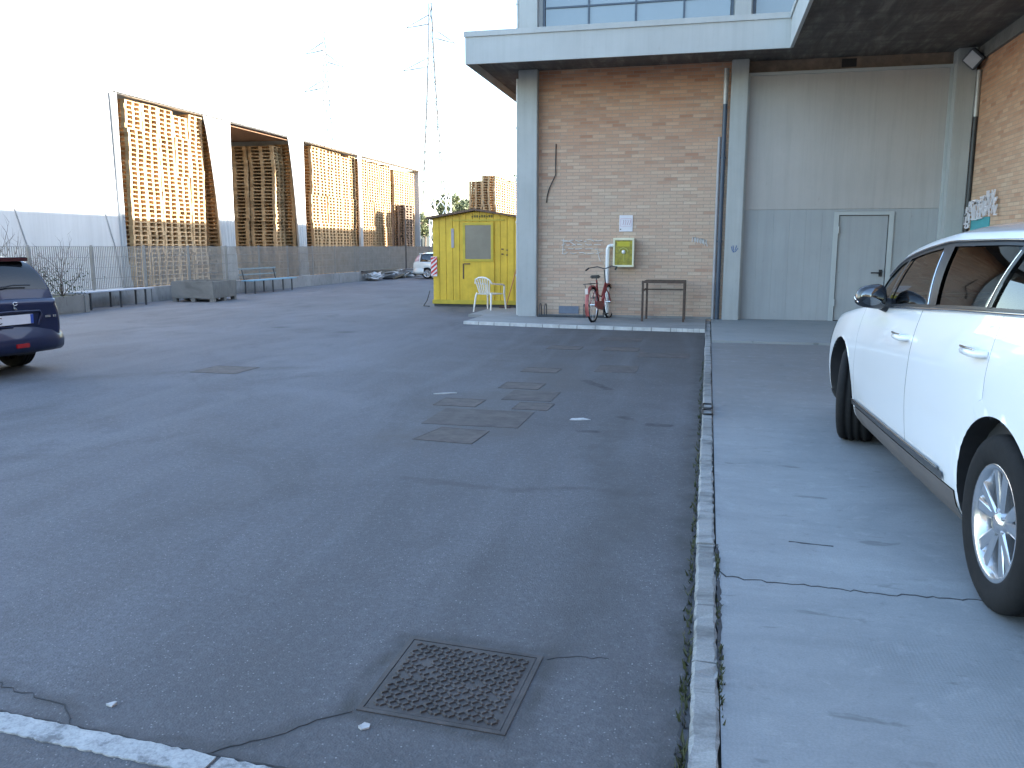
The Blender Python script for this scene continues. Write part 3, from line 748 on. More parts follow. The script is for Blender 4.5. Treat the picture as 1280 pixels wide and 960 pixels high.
# scraps
def scrap(pts, label, z=.004):
    mb = MB(); c = len(pts)
    mb.add([(x,y,z+rnd.uniform(.001,.008)) for x,y in pts] + [(x,y,z-.003) for x,y in pts], [list(range(c)), list(range(c,2*c))[::-1]] + [(i,(i+1)%c,(i+1)%c+c,i+c) for i in range(c)])
    tag(mb.build('paper_scrap', M('dirty_paper', (.42,.42,.42), .9, 0, .25, 30)), label, 'litter')
scrap([(-2.70,7.98),(-2.6,8.0),(-2.48,8.08),(-2.5,8.11),(-2.62,8.06)], 'long thin white scrap on the asphalt beside the rusty covers')
scrap([(-1.13,7.02),(-1.04,7.03),(-.95,7.07),(-1.02,7.10),(-1.12,7.07)], 'white flattened scrap on the asphalt midway between covers and kerb')
scrap([(-1.885,2.155),(-1.86,2.15),(-1.855,2.17),(-1.87,2.178)], 'tiny white scrap on the asphalt near the painted line')
scrap([(-1.02,2.225),(-1.005,2.215),(-.985,2.23),(-.99,2.25),(-1.01,2.25),(-1.015,2.24)], 'small white blot of paper beside the big manhole cover corner')
# weeds along the kerb
g = MB()
for k in range(520):
    y = 2.0 + 9*rnd.random()**2.2; x = -.012 - abs(rnd.gauss(0,.012)); z = 0
    h = rnd.uniform(.012,.04)*(1.3 if y < 3 else 1); a = rnd.uniform(0,6.28); w = rnd.uniform(.003,.008); ln = rnd.uniform(-.02,.02)
    dx, dy = math.cos(a)*w, math.sin(a)*w
    g.add([(x-dx,y-dy,z),(x+dx,y+dy,z),(x+ln,y+rnd.uniform(-.02,.02),h)], [(0,1,2)])
for k in range(160):
    y = rnd.choice((2.75,2.9,3.3,3.75,3.9,2.6)) + rnd.gauss(0,.06); x = .09+abs(rnd.gauss(0,.006)); h = rnd.uniform(.01,.03); a = rnd.uniform(0,6.28)
    g.add([(x-.005*math.cos(a),y-.005*math.sin(a),.02),(x+.005*math.cos(a),y+.005*math.sin(a),.02),(x+rnd.uniform(-.015,.015),y,.025+h)], [(0,1,2)])
tag(g.build('weeds', weed_m, recalc=False), 'small dark weeds sprouting along the foot of the kerb', 'weeds', kind='stuff')

# ------------------------------------------------------------------ yellow cabin
S = thing('yellow_cabin', 'small yellow plank cabin with shallow brown roof and dusty window', 'cabin', (-5.7,20.1,0))
x0, x1, yf, yb, ze, zt = -6.76, -4.5, 20.1, 23.4, 2.20, 2.36
xm = (x0+x1)/2
g = MB()
g.prism([(x0,.09),(x1,.09),(x1,ze),(xm,zt),(x0,ze)], 'y', yf+.03, yb)
x = x0
while x < x1 - .02:
    xb = min(x+.172, x1)
    zz = lambda q: ze + (zt-ze)*(1-abs(q-xm)/(xm-x0)) - .006
    g.prism([(x+.004,.10),(xb-.004,.10),(xb-.004,zz(xb-.004)),(x+.004,zz(x+.004))], 'y', yf, yf+.0295); x += .175
sw = g.build('wall', yellow, S)
g = MB(); g.box(x0-.02,x1+.02,yf-.035,yf-.003,.07,.17); g.box(xm-.62,xm+.72,yf-.03,yf-.002,2.12,2.16); g.build('trim', yellow_d, sw)
g = MB(); g.box(x0,x1,yf+.05,yb,0,.088); g.build('base_beam', dark_grey, S)
g = MB()
for (xa, za, xb, zb) in ((x0-.13,ze-.03,xm,zt+.012),(xm,zt+.012,x1+.13,ze-.03)):
    g.prism([(xa,za),(xb,zb),(xb,zb+.05),(xa,za+.05)], 'y', yf-.16, yb+.1)
g.build('roof', rust_brown, S)
g = MB(); g.box(-5.98,-5.16,yf-.03,yf-.004,.16,2.10); dr = g.build('door', yellow, S)
g = MB(); g.box(-5.96,-5.90,yf-.05,yf-.031,1.13,2.08); g.box(-5.24,-5.18,yf-.05,yf-.031,1.13,2.08); g.box(-5.90,-5.24,yf-.05,yf-.031,2.02,2.08); g.box(-5.90,-5.24,yf-.05,yf-.031,1.13,1.19); wf = g.build('window', yellow_d, dr)
g = MB(); g.box(-5.899,-5.241,yf-.042,yf-.034,1.191,2.019); g.build('pane', glass_shed, wf)
g = MB(); g.box(-5.93,-5.78,yf-.055,yf-.0305,1.06,1.085); g.box(-5.97,-5.94,yf-.045,yf-.0305,.7,1.08); g.build('handle', rust, dr)
g = MB(); g.box(-6.27,-6.20,yf-.02,yf-.002,1.47,1.94); g.build('grey_plate', M('grey_plate', (.34,.33,.36), .6), S)
g = MB(); g.box(-6.80,-6.64,yf-.05,yf-.037,.76,1.25); hp = g.build('hazard_plate', paperw, S)
g = MB()
for k in range(5):
    z = .70 + k*.115
    a, b = (-6.798, z), (-6.642, z+.13)
    lo = max(.762, 0); 
    poly = [(a[0], max(lo, min(1.248, a[1]))), (b[0], max(lo, min(1.248, b[1]))), (b[0], max(lo, min(1.248, b[1]+.06))), (a[0], max(lo, min(1.248, a[1]+.06)))]
    g.prism(poly, 'y', yf-.053, yf-.0505)
g.build('red_stripe', hz_red, hp)
g = MB()
for k in range(9): g.box(-5.74+k*.062,-5.70+k*.062,yf-.008,yf-.001,2.205,2.265 if k % 3 else 2.25)
g.build('lettering', M('faded_black_letters', (.12,.10,.03), .8), S)
for z in (1.42, 1.30):
    g = MB(); g.box(-4.98,-4.93,yf-.02,yf-.001,z,z+.03); g.box(-4.86,-4.82,yf-.02,yf-.001,z-.02,z+.005); g.build('bolt', rust, S)
g = MB(); g.tube([(-6.83,20.03,.4),(-6.9,20.0,.15),(-6.97,19.93,.02),(-6.8,19.9,.015)], .012, 6); tag(g.build('loose_cable', black_m), 'thin black cable trailing from the corner of the yellow cabin', 'cable')
# broom leaning between the cabin and the column
t = thing('broom', 'long handled broom leaning beside the blue grey column', 'broom', (-4.62,19.3,0))
g = MB(); g.tube([(-4.66,19.2,.06),(-4.50,19.9,1.15)], .014, 8); g.build('broom_handle', M('orange_wood', (.45,.2,.07), .6), t)
g = MB(); g.box(-4.80,-4.54,19.13,19.22,.0,.10); g.build('bristles', M('dark_bristle', (.08,.05,.05), .9), t)

# ------------------------------------------------------------------ white garden chair
def make_chair():
    t = thing('garden_chair', 'white plastic garden chair with slatted back in front of the yellow cabin', 'chair', (-4.93,18.75,.0), R(-22))
    g = MB(); g.bbox(-.22,.22,-.2,.23,.40,.425,.01); g.build('seat', white_pl, t, world=False)
    g = MB()
    for k in range(7):
        a = (k-3)/3
        g.tube([(a*.14,-.20,.42),(a*.17,-.24,.58),(a*.21,-.28,.78-.05*a*a)], .015, 6)
    g.tube([(-.24,-.24,.66),(-.20,-.28,.745),(-.1,-.29,.79),(0,-.295,.80),(.1,-.29,.79),(.20,-.28,.745),(.24,-.24,.66)], .02, 6)
    g.build('backrest', white_pl, t, world=False)
    for s in (-1, 1):
        g = MB(); g.tube([(s*.24,-.24,.66),(s*.27,-.1,.645),(s*.27,.14,.63),(s*.25,.24,.60)], .02, 6); g.build('armrest', white_pl, t, world=False)
        g = MB(); g.tube([(s*.25,.24,.60),(s*.24,.24,.42),(s*.27,.28,.0)], [.022,.024,.018], 6); g.build('leg', white_pl, t, world=False)
        g = MB(); g.tube([(s*.20,-.22,.44),(s*.22,-.24,.38),(s*.25,-.30,.0)], [.022,.025,.018], 6); g.build('leg', white_pl, t, world=False)
    return t
make_chair()

# ------------------------------------------------------------------ bicycle
def make_bike():
    t = thing('red_bicycle', 'red city bicycle seen from behind, parked against the white pipe', 'bicycle', (-2.13,15.98,.055), R(83))
    t.rotation_euler = (R(0), R(0), R(83))
    r = .33; wb = 1.05
    def wheel(x):
        g = MB(); g.tube([(x+r*math.cos(a*math.pi/16), 0, r+.0+r*math.sin(a*math.pi/16)) for a in range(32)], .02, 8, closed=True)
        w = g.build('wheel', rubber, t, world=False)
        g = MB(); g.tube([(x+(r-.03)*math.cos(a*math.pi/16), 0, r+(r-.03)*math.sin(a*math.pi/16)) for a in range(32)], .012, 6, closed=True); g.build('rim', silver, w, world=False)
        g = MB()
        for k in range(18):
            a = k*math.pi/9; g.tube([(x,(-1)**k*.025,r),(x+(r-.03)*math.cos(a),0,r+(r-.03)*math.sin(a))], .0018, 4)
        g.build('spokes', silver, w, world=False)
        g = MB(); g.tube([(x,-.05,r),(x,.05,r)], .022, 10); g.build('hub', silver, w, world=False)
    wheel(0); wheel(wb)
    g = MB()
    bb = (.42,0,.29); st = (.30,0,.80); hd = (wb-.16,0,.72); hb = (wb-.13,0,.60)
    g.tube([bb, st], .017, 8); g.tube([bb, (.62,0,.36), hb], .02, 8); g.tube([(.36,0,.5),(.6,0,.46),hd], .017, 8); g.tube([hd, hb], .022, 8)
    for s in (-1,1):
        g.tube([bb,(0,s*.055,r)], .011, 6); g.tube([(st[0]+.02,0,.72),(0,s*.055,r)], .009, 6); g.tube([hb,(wb-.1,s*.045,.5),(wb,s*.05,r)], .012, 6)
    g.build('frame', red_paint, t, world=False)
    for x, a0, a1, rl in ((0,20,215,1),(wb,35,200,0)):
        g = MB(); pts = [(x+(r+.045)*math.cos(R(a)), r+(r+.045)*math.sin(R(a))) for a in range(a0, a1, 12)]
        vs = []; 
        for px, pz in pts:
            for yy, dz in ((-.034,-.018),(-.02,.004),(.02,.004),(.034,-.018)): vs.append((px, yy, pz+dz))
        n = len(pts); g.add(vs, [(i*4+k,i*4+k+1,(i+1)*4+k+1,(i+1)*4+k) for i in range(n-1) for k in range(3)], 0, True)
        g.build('mudguard', pale_red if rl else red_paint, t, world=False)
    g = MB(); g.bbox(.2,.46,-.03,.03,.84,.88,.012); g.bbox(.17,.29,-.09,.09,.83,.895,.02); g.build('saddle', black_m, t, world=False)
    g = MB(); g.tube([st,(.29,0,.85)], .013, 8); g.build('seat_post', silver, t, world=False)
    g = MB(); g.tube([hd,(wb-.20,0,.98)], .013, 8)
    g.tube([(wb-.42,-.30,1.0),(wb-.30,-.29,1.03),(wb-.18,-.15,1.05),(wb-.18,0,1.0),(wb-.18,.15,1.05),(wb-.30,.29,1.03),(wb-.42,.30,1.0)], .011, 8)
    hbm = g.build('handlebar', dark_grey, t, world=False)
    g = MB()
    for s in (-1,1): g.tube([(wb-.46,s*.305,.99),(wb-.32,s*.292,1.027)], .018, 8)
    g.build('grip', black_m, hbm, world=False)
    g = MB()
    for s in (-1,0,1): g.bar((-.32,s*.06,.74),(.2,s*.06,.74), .012)
    g.bar((-.32,-.07,.74),(-.32,.07,.74), .014); 
    for s in (-1,1): g.bar((-.25,s*.06,.74),(0,s*.06,r), .008)
    g.build('rear_rack', dark_grey, t, world=False)
    g = MB(); g.prism([(-.06,.31),(.1,.25),(.42,.2),(.52,.29),(.42,.38),(.05,.40)], 'y', -.075, -.06); g.build('chain_guard', red_paint, t, world=False)
    g = MB(); g.bbox(-.355,-.34,-.03,.03,.55,.66,.006); g.build('reflector', M('pale_reflector', (.7,.6,.55), .3), t, world=False)
    g = MB(); g.tube([(.42,-.1,.28),(.36,-.1,.14)], .009, 6); g.box(.31,.40,-.19,-.1,.12,.145); g.tube([(.42,.08,.30),(.48,.08,.44)], .009, 6); g.box(.44,.53,.09,.18,.43,.455); g.build('pedals', black_m, t, world=False)
    t.rotation_euler = (R(-3), 0, R(80))
make_bike()
# low wheel rack on the wall foot
t = thing('bicycle_rack', 'low dark metal bicycle rack along the foot of the brick wall', 'bicycle rack', (-2.8,17.0,0.055))
g = MB(); g.tube([(-3.42,16.9,.07),(-1.92,16.9,.07)], .014, 6); g.tube([(-3.42,17.12,.07),(-1.92,17.12,.07)], .014, 6); g.build('rail', dark_grey, t)
for x in (-3.38,-3.27,-2.46,-2.36,-2.05):
    g = MB(); g.tube([(x,16.9,.075),(x,16.9,.25),(x,16.96,.32),(x,17.06,.32),(x,17.12,.25),(x,17.12,.075)], .009, 6); g.build('hoop', dark_grey, t)
# trestle frame
t = thing('trestle_frame', 'worn brown metal trestle frame without top standing on the apron', 'trestle', (-.8,16.7,.055))
for y in (16.35, 16.95):
    g = MB(); sg = -1.22 if y < 16.6 else -1.18; e = -.43
    for x in (sg, e): g.bar((x,y,.055),(x,y,.80), .04, .04)
    g.bar((sg-.02,y,.82),(e+.02,y,.82), .045, .045)
    g.build('leg_frame', rust, t)
g = MB()
for x in (-1.2,-.43): g.bar((x,16.373,.815),(x,16.927,.815), .035, .035); g.bar((x,16.37,.66),(x,16.93,.66), .025, .025)
g.bar((-1.2,16.7,.66),(-.43,16.7,.66), .03, .03); g.build('cross_bar', rust, t)

# ------------------------------------------------------------------ low wall, fence, yard furniture
XW = -14.85
g = MB()
y = 8.0
while y < 60: g.box(XW-.34,XW,y,min(y+3.96,60),-.02,.40 if y < 40 else .395); y += 4.0
tag(g.build('low_wall', conc_wall), 'low concrete wall carrying the grey fence along the yard', 'wall')
F = thing('grating_fence', 'galvanised steel grating fence with flat upright bars on a low wall', 'fence', (XW-.17,8,.4))
fx = XW-.17; pitch = .066
y = 8.0; k = 0
while y < 58:
    g = MB(); z0, z1 = .44, 1.5
    n = int(2.0/pitch)
    for i in range(1, n+1):
        yy = y + i*2.0/(n+1); g.box(fx-.0125,fx+.0125,yy-.002,yy+.002,z0,z1)
    for z in (z0, .70, .97, 1.235, z1): g.box(fx-.007,fx+.007,y+.03,y+1.97,z-.005,z+.005)
    g.build('fence_panel', fence_m, F)
    g = MB(); g.box(fx-.03,fx+.03,y-.012,y+.012,.40,1.53); g.build('fence_post', fence_m, F)
    y += 2.0
# grey slatted bench
t = thing('grey_bench', 'plain grey backless bench along the low wall beside the planter', 'bench', (-14.4,18,0))
g = MB(); g.bbox(-14.62,-14.22,16.65,19.25,.405,.435,.006); g.build('seat', grey_bench, t)
for y in (16.95, 18.0, 18.95):
    for x in (-14.57,-14.27):
        g = MB(); g.bar((x,y,0),(x,y,.405), .035); g.build('leg', dark_grey, t)
# blue bench
t = thing('blue_bench', 'blue slatted bench with open backrest standing before the fence', 'bench', (-14.3,25.4,0))
g = MB()
for k in range(4): g.bbox(-14.50+k*.105,-14.41+k*.105,23.95,26.9,.40,.43,.005)
g.build('seat', blue_slat, t)
g = MB(); g.bbox(-14.60,-14.57,23.95,26.3,.76,.81,.006); g.bbox(-14.59,-14.56,23.95,26.3,.58,.62,.006); g.build('backrest', M('grey_green_slat', (.20,.25,.26), .6), t)
for y in (24.15,25.3,26.6):
    for x in (-14.48,-14.14):
        g = MB(); g.bar((x,y,0),(x,y,.40), .035); g.build('leg', dark_grey, t)
for y in (24.15,26.15):
    g = MB(); g.bar((-14.5,y,.38),(-14.60,y,.82), .03); g.build('back_support', dark_grey, t)
# concrete planter with twigs
t = thing('concrete_planter', 'long rough concrete planter full of bare twigs behind the blue car', 'planter', (-14.3,15.4,0))
g = MB(); x0,x1,ya,yb = -14.72,-13.95,14.0,16.5
g.bbox(x0,x1,ya,ya+.07,.03,.40,.01); g.bbox(x0,x1,yb-.07,yb,.03,.40,.01); g.bbox(x0,x0+.07,ya+.07,yb-.07,.03,.40,.01); g.bbox(x1-.07,x1,ya+.07,yb-.07,.03,.40,.01)
g.box(x1,x1+.025,yb-.14,yb-.02,.0,.38); g.box(x0,x1,ya,yb,.0,.03); g.build('trough', conc_grey, t)
g = MB(); g.box(x0+.07,x1-.07,ya+.07,yb-.07,.03,.37); g.build('soil', soil, t)
def twigs(mb, base, h, n, spread, r0, rr):
    def grow(p, d, l, r, lev):
        pts = [Vector(p)]; q = Vector(p); dd = Vector(d)
        for k in range(4):
            dd = (dd + Vector((rr.uniform(-.25,.25), rr.uniform(-.25,.25), rr.uniform(-.05,.15)))).normalized(); q = q + dd*l/4; pts.append(q.copy())
            if lev < 3 and k > 0 and rr.random() < .75: grow(q, (dd + Vector((rr.uniform(-.9,.9), rr.uniform(-.9,.9), rr.uniform(-.1,.5)))).normalized(), l*.55, r*.55, lev+1)
        mb.tube(pts, [r*(1-.18*k) for k in range(5)], 4, cap=False)
    for k in range(n):
        a = rr.uniform(0, 6.28); s = rr.uniform(0, spread)
        grow(base, (math.cos(a)*s, math.sin(a)*s, 1), h*rr.uniform(.6,1), r0, 0)
rr = random.Random(11)
for i, (x, y, h, lb) in enumerate(((-14.3,16.1,.95,'bare twiggy shrub at the near right end of the concrete planter'),(-14.35,15.4,.8,'bare twiggy shrub in the planter directly behind the blue car'),(-14.3,14.7,.8,'bare twiggy shrub at the far left of the concrete planter'))):
    s = thing('bare_shrub', lb, 'shrub', (x,y,.37)); g = MB(); twigs(g, (x,y,.36), h, 7, .7, .012, rr); g.build('branches', twig_m, s, recalc=False)
    g = MB()
    for k in range(220):
        p = Vector((x,y,.4)) + Vector((rr.gauss(0,.28), rr.gauss(0,.3), abs(rr.gauss(.2,.22)))); a = rr.uniform(0,6.28); s1 = rr.uniform(.012,.026)
        d = Vector((math.cos(a)*s1, math.sin(a)*s1, rr.uniform(-s1,s1))); e = Vector((-d.y, d.x, s1*.6)); g.add([p-d,p+e,p+d,p-e], [(0,1,2,3)])
    g.build('leaves', leaf_b, s, recalc=False)
for (x, y, h, lb) in ((-16.2,14.9,2.2,'tall bare shrub behind the fence against the white tarpaulin wall'),(-16.0,16.2,1.6,'shorter bare shrub behind the fence near the planter')):
    s = thing('bare_shrub', lb, 'shrub', (x,y,0)); g = MB(); twigs(g, (x,y,0), h, 6, .35, .02, rr); g.build('branches', twig_m, s, recalc=False)
# grey crate
t = thing('grey_crate', 'weathered grey concrete crate raised on short feet by the low wall', 'crate', (-13.75,20.8,0), R(4))
g = MB(); g.bbox(-.62,.62,-.66,-.60,.10,.56,.008); g.bbox(-.62,.62,.60,.66,.10,.56,.008); g.bbox(-.62,-.56,-.60,.60,.10,.56,.008); g.bbox(.56,.62,-.60,.60,.10,.56,.008); g.box(-.56,.56,-.60,.60,.10,.44)
g.build('crate_body', conc_grey, t, world=False)
for x in (-.55,0,.55):
    for y in (-.58,0,.58):
        if x or y: g = MB(); g.box(x-.06,x+.06,y-.06,y+.06,0,.10); g.build('foot', conc_grey, t, world=False)
# post and scrap heap
g = MB(); g.tube([(-15.0,40.3,0),(-15.0,40.3,1.6)], .05, 8); g.tube([(-15.0,40.3,1.6),(-15.0,40.3,3.4)], .03, 8); tag(g.build('thin_post', dark_grey), 'thin dark post standing by the fence beyond the scrap heap', 'post')
t = thing('scrap_heap', 'untidy heap of white plastic scraps and black boards by the fence', 'scrap heap', (-14.5,37,0))
g = MB(); rr = random.Random(21)
for k in range(46):
    x, y, z = rr.uniform(-14.75,-14.2), rr.choice((34.5,35,37.5,38.5,39.2,39.8)) + rr.gauss(0,.35), rr.uniform(.0,.22); a = rr.uniform(0,3.14); l = rr.uniform(.08,.34); w = rr.uniform(.05,.18)
    d = Vector((math.cos(a)*l, math.sin(a)*l, rr.uniform(-.1,.1))); e = Vector((-math.sin(a)*w, math.cos(a)*w, rr.uniform(-.06,.06))); p = Vector((x,y,z+.06)); u = Vector((0,0,.02))
    g.add([p-d-e,p+d-e,p+d+e,p-d+e,p-d-e+u,p+d-e+u*2,p+d+e+u,p-d+e+u*2], [(0,3,2,1),(4,5,6,7),(0,1,5,4),(1,2,6,5),(2,3,7,6),(3,0,4,7)])
tag(g.build('plastic_scraps', white_pvc, t), kind='stuff')
g = MB(); g.bar((-14.3,36.0,.05),(-14.6,39.8,.36), .5, .08); g.bar((-14.78,34.2,.42),(-14.78,38.6,.44), .12, .04); g.bar((-14.4,39.6,.16),(-14.2,40.6,.3), .4, .2); g.build('black_boards', black_m, t)

# ------------------------------------------------------------------ storage tent and pallets
XP = -18.0; XT = -17.75
T = thing('storage_tent', 'long white tarpaulin storage tent with openings full of pallet stacks', 'tent', (XT,30,0))
g = MB(); g.box(XT-.04,XT,4,22.72,0,6.15)
tw = g.build('side_wall', white_pvc, T)
g = MB(); 
for y in (9.5,13,15.2,16.2,17.3,18.9,22.3): g.tube([(XT+.005,y-.35,2.6),(XT+.02,y,1.5),(XT+.02,y+.3,.0)], .018, 5)
g.build('strap', M('grey_strap', (.38,.39,.40), .7), tw)
g = MB(); g.box(XT-.30,XT-.02,22.72,50.5,6.12,6.2); g.build('eave_band', white_pvc, T)
g = MB(); g.prism([(XT+.05,6.2),(-21.5,7.2),(-25.5,6.2),(-25.5,6.15),(-21.5,7.15),(XT+.05,6.15)], 'y', 4, 50.5); g.build('roof', white_pvc, T)
g = MB(); g.box(-25.5,-25.46,4,50.5,0,6.15); g.box(-25.46,XT-.04,50.4,50.5,0,6.15); g.build('back_wall', white_pvc, T)
def curtain(ya, yb, pinch):
    mb = MB(); n = 40; lv = 14; vs = []
    for j in range(lv+1):
        z = 6.1*(1-j/lv); t = j/lv
        a = ya + pinch*min(1, t*1.25)**.8; b = yb - .04*t + (.18*(t-.8)/.2 if t > .8 else 0)
        for i in range(n+1):
            u = i/n; vs.append((XT + .05 + (.03+.045*t)*math.sin(u*n*.85 + t*1.3) + .02*math.sin(u*9+t*4), a+(b-a)*u, z))
    mb.add(vs, [(j*(n+1)+i, j*(n+1)+i+1, (j+1)*(n+1)+i+1, (j+1)*(n+1)+i) for j in range(lv) for i in range(n)], 0, True)
    c = mb.build('curtain', white_pvc, T); md = c.modifiers.new('thick', 'SOLIDIFY'); md.thickness = .008
curtain(27.3,29.0,.72); curtain(33.45,34.85,.62); curtain(22.5,22.78,.1); curtain(40.75,41.2,.05)

def pallet_mesh(name, mat):
    g = MB()
    for x, w in ((-.3275,.145),(-.19,.10),(0,.145),(.19,.10),(.3275,.145)): g.box(-.6,.6,x-w/2,x+w/2,.122,.144)
    for x in (-.5275,0,.5275): g.box(x-.0725,x+.0725,-.4,.4,.1,.1215)
    for x in (-.5275,0,.5275):
        for y in (-.35,0,.35): g.box(x-.0725,x+.0725,y-.05,y+.05,.0225,.0995)
    for y in (-.35,0,.35): g.box(-.6,.6,y-.05,y+.05,0,.022)
    o = g.build(name, mat, recalc=False); return o
pal = pallet_mesh('wooden_pallet', pal_wood)
pal_me = pal.data; bpy.data.objects.remove(pal)
palg = pallet_mesh('x', pal_shaded); palg_me = palg.data; bpy.data.objects.remove(palg)
ORD = ['first','second','third','fourth','fifth','sixth','seventh','eighth','ninth','tenth','11th','12th','13th','14th','15th','16th','17th','18th','19th','20th'] + [f'{k}{"st" if k in (21,31,41) else "nd" if k in (22,32,42) else "rd" if k in (23,33,43) else "th"}' for k in range(21,46)]
stuff_list = []
def stack(x, y, tiers, rot=0, single=None, me=None, start=0, lean=0):
    """x,y = pallet centre; single = phrase naming the stack if its pallets are individual things"""
    ox, oy = rnd.uniform(-.015,.015), 0
    for k in range(tiers):
        ox += rnd.uniform(-.014,.014); oy += rnd.uniform(-.009,.009)
        if k % 9 == 0: ox = rnd.uniform(-.045,.045); oy *= .4
        px, py, rz = x + ox*.8 + lean*k/tiers, y + oy*.7, rot + rnd.uniform(-.025,.025)
        if single and k >= start:
            o = bpy.data.objects.new('wooden_pallet', me or pal_me); COL.objects.link(o)
            o.location = (px, py, k*.1445); o.rotation_euler = (0,0,rz)
            tag(o, f'pallet, {ORD[tiers-1-k]} from top of {single}', 'pallet', 'pallets stacked in the tent')
        else: stuff_list.append((px, py, k*.1445, rz, me is palg_me))
# nearest sunlit block: five stacks
for k, nm in enumerate(('leftmost','second','third','fourth','fifth')):
    stack(XP-.6, 23.9+k*.815, 42 if k != 3 else 41, 0, f'{nm} stack in the nearest sunlit block', lean=.04)
    stack(XP-1.85, 23.9+k*.815, 42)
stack(XP-.6, 28.85, 42, 0, 'stack seen through the gap beside the first curtain', start=0)
stack(-19.0, 33.85, 40, 0, 'right stack in the dark aisle', start=8)
stack(-20.27, 33.75, 40, 0, 'middle stack in the dark aisle', start=18)
stack(-21.55, 33.4, 40); stack(-22.8, 33.4, 40); stack(-18.55, 34.72, 41)
for k in range(6): stack(XP-.6, 36.55+k*.83, 42 - (k == 4)); stack(XP-1.85, 36.55+k*.83, 42)
for k in range(5): stack(XP-.6, 42.35+k*.84, 42 - (k % 2))
for k in range(4): stack(XP-.55, 46.95+k*.84, 41)
stack(-16.75, 44.6, 26, R(90), me=palg_me)
# far block behind the cabin
for k in range(8): stack(-12.36, 47.5+k*1.25, 38 - (k % 3 == 2), R(90)); 
stack(-13.2, 47.6, 36, R(90)); stack(-13.2, 48.9, 36, R(90))
g1 = MB()
pv = {False: [v.co.copy() for v in pal_me.vertices], True: [v.co.copy() for v in palg_me.vertices]}; pf = [list(p.vertices) for p in pal_me.polygons]
for (x, y, z, rz, gr) in stuff_list:
    c, s = math.cos(rz), math.sin(rz)
    g1.add([(x+c*v.x-s*v.y, y+s*v.x+c*v.y, z+v.z) for v in pv[gr]], pf, 1 if gr else 0)
tag(g1.build('pallets', [pal_wood, pal_shaded], recalc=False), 'wooden pallets stacked in the far blocks of the tent and behind the cabin', 'pallets', 'pallets stacked in the tent', 'stuff')
g = MB()
for k in range(17): g.box(-22.5,XP+.05,29.3+k*.27,29.3+k*.27+.25,6.03,6.08)
for x in (-18.1,-19.5,-21.0): g.box(x-.06,x+.06,29.25,33.95,6.082,6.115)
tag(g.build('timber_ceiling', plank_w), 'brown timber boards bridging the top of the dark pallet aisle', 'timber boards')

# ------------------------------------------------------------------ background
def pylon(x, y, h, label, rz, armw):
    t = thing('electricity_pylon', label, 'pylon', (x,y,0), rz, 'electricity pylons beyond the yard')
    g = MB(); lv = [0,.16,.3,.42,.52,.61,.69,.77,.84,.91,1.0]
    hw = lambda f: .095*h*(1-f)**1.6*.5 + .006*h + .010*h*(1-f)
    w = .12
    for (sx, sy) in ((-1,-1),(1,-1),(1,1),(-1,1)):
        for a, b in zip(lv[:-1], lv[1:]): g.bar((sx*hw(a),sy*hw(a),a*h),(sx*hw(b),sy*hw(b),b*h), w)
    for a, b in zip(lv[:-1], lv[1:]):
        A, C = hw(a), hw(b)
        for (p, q) in (((-1,-1),(1,-1)),((1,-1),(1,1)),((1,1),(-1,1)),((-1,1),(-1,-1))):
            g.bar((p[0]*A,p[1]*A,a*h),(q[0]*C,q[1]*C,b*h), w*.6); g.bar((q[0]*A,q[1]*A,a*h),(p[0]*C,p[1]*C,b*h), w*.6); g.bar((p[0]*C,p[1]*C,b*h),(q[0]*C,q[1]*C,b*h), w*.6)
    g.build('tower', pale_steel, t, world=False)
    for k, (f, s) in enumerate(((.92,-1),(.87,1),(.755,-1))):
        g = MB(); l = armw*(1.1 if k == 2 else .95); z = f*h
        tip = (s*l,0,z-.02*h)
        for sy in (-1,1):
            g.bar((s*hw(f),sy*hw(f),z),tip, w*.8); g.bar((s*hw(f),sy*hw(f),z+.035*h),tip, w*.7)
        for q in (.33,.66):
            xx = s*(hw(f)+(l-hw(f))*q); g.bar((xx,0,z-.02*h*q),(xx,0,z+.035*h*(1-q)), w*.6)
        ar = g.build('cross_arm', pale_steel, t, world=False)
        g = MB(); g.tube([tip,(tip[0],0,tip[2]-2.0)], .13, 6); g.build('insulator', M('insulator_grey', (.25,.26,.27), .5), ar, world=False)
pylon(-69.12,146,39.71,'pale lattice electricity pylon above the middle pallet stacks, lower and further left',R(25),3.6)
pylon(-48.86,146,43.35,'pale lattice electricity pylon nearer the canopy, taller and further right',R(25),4.6)

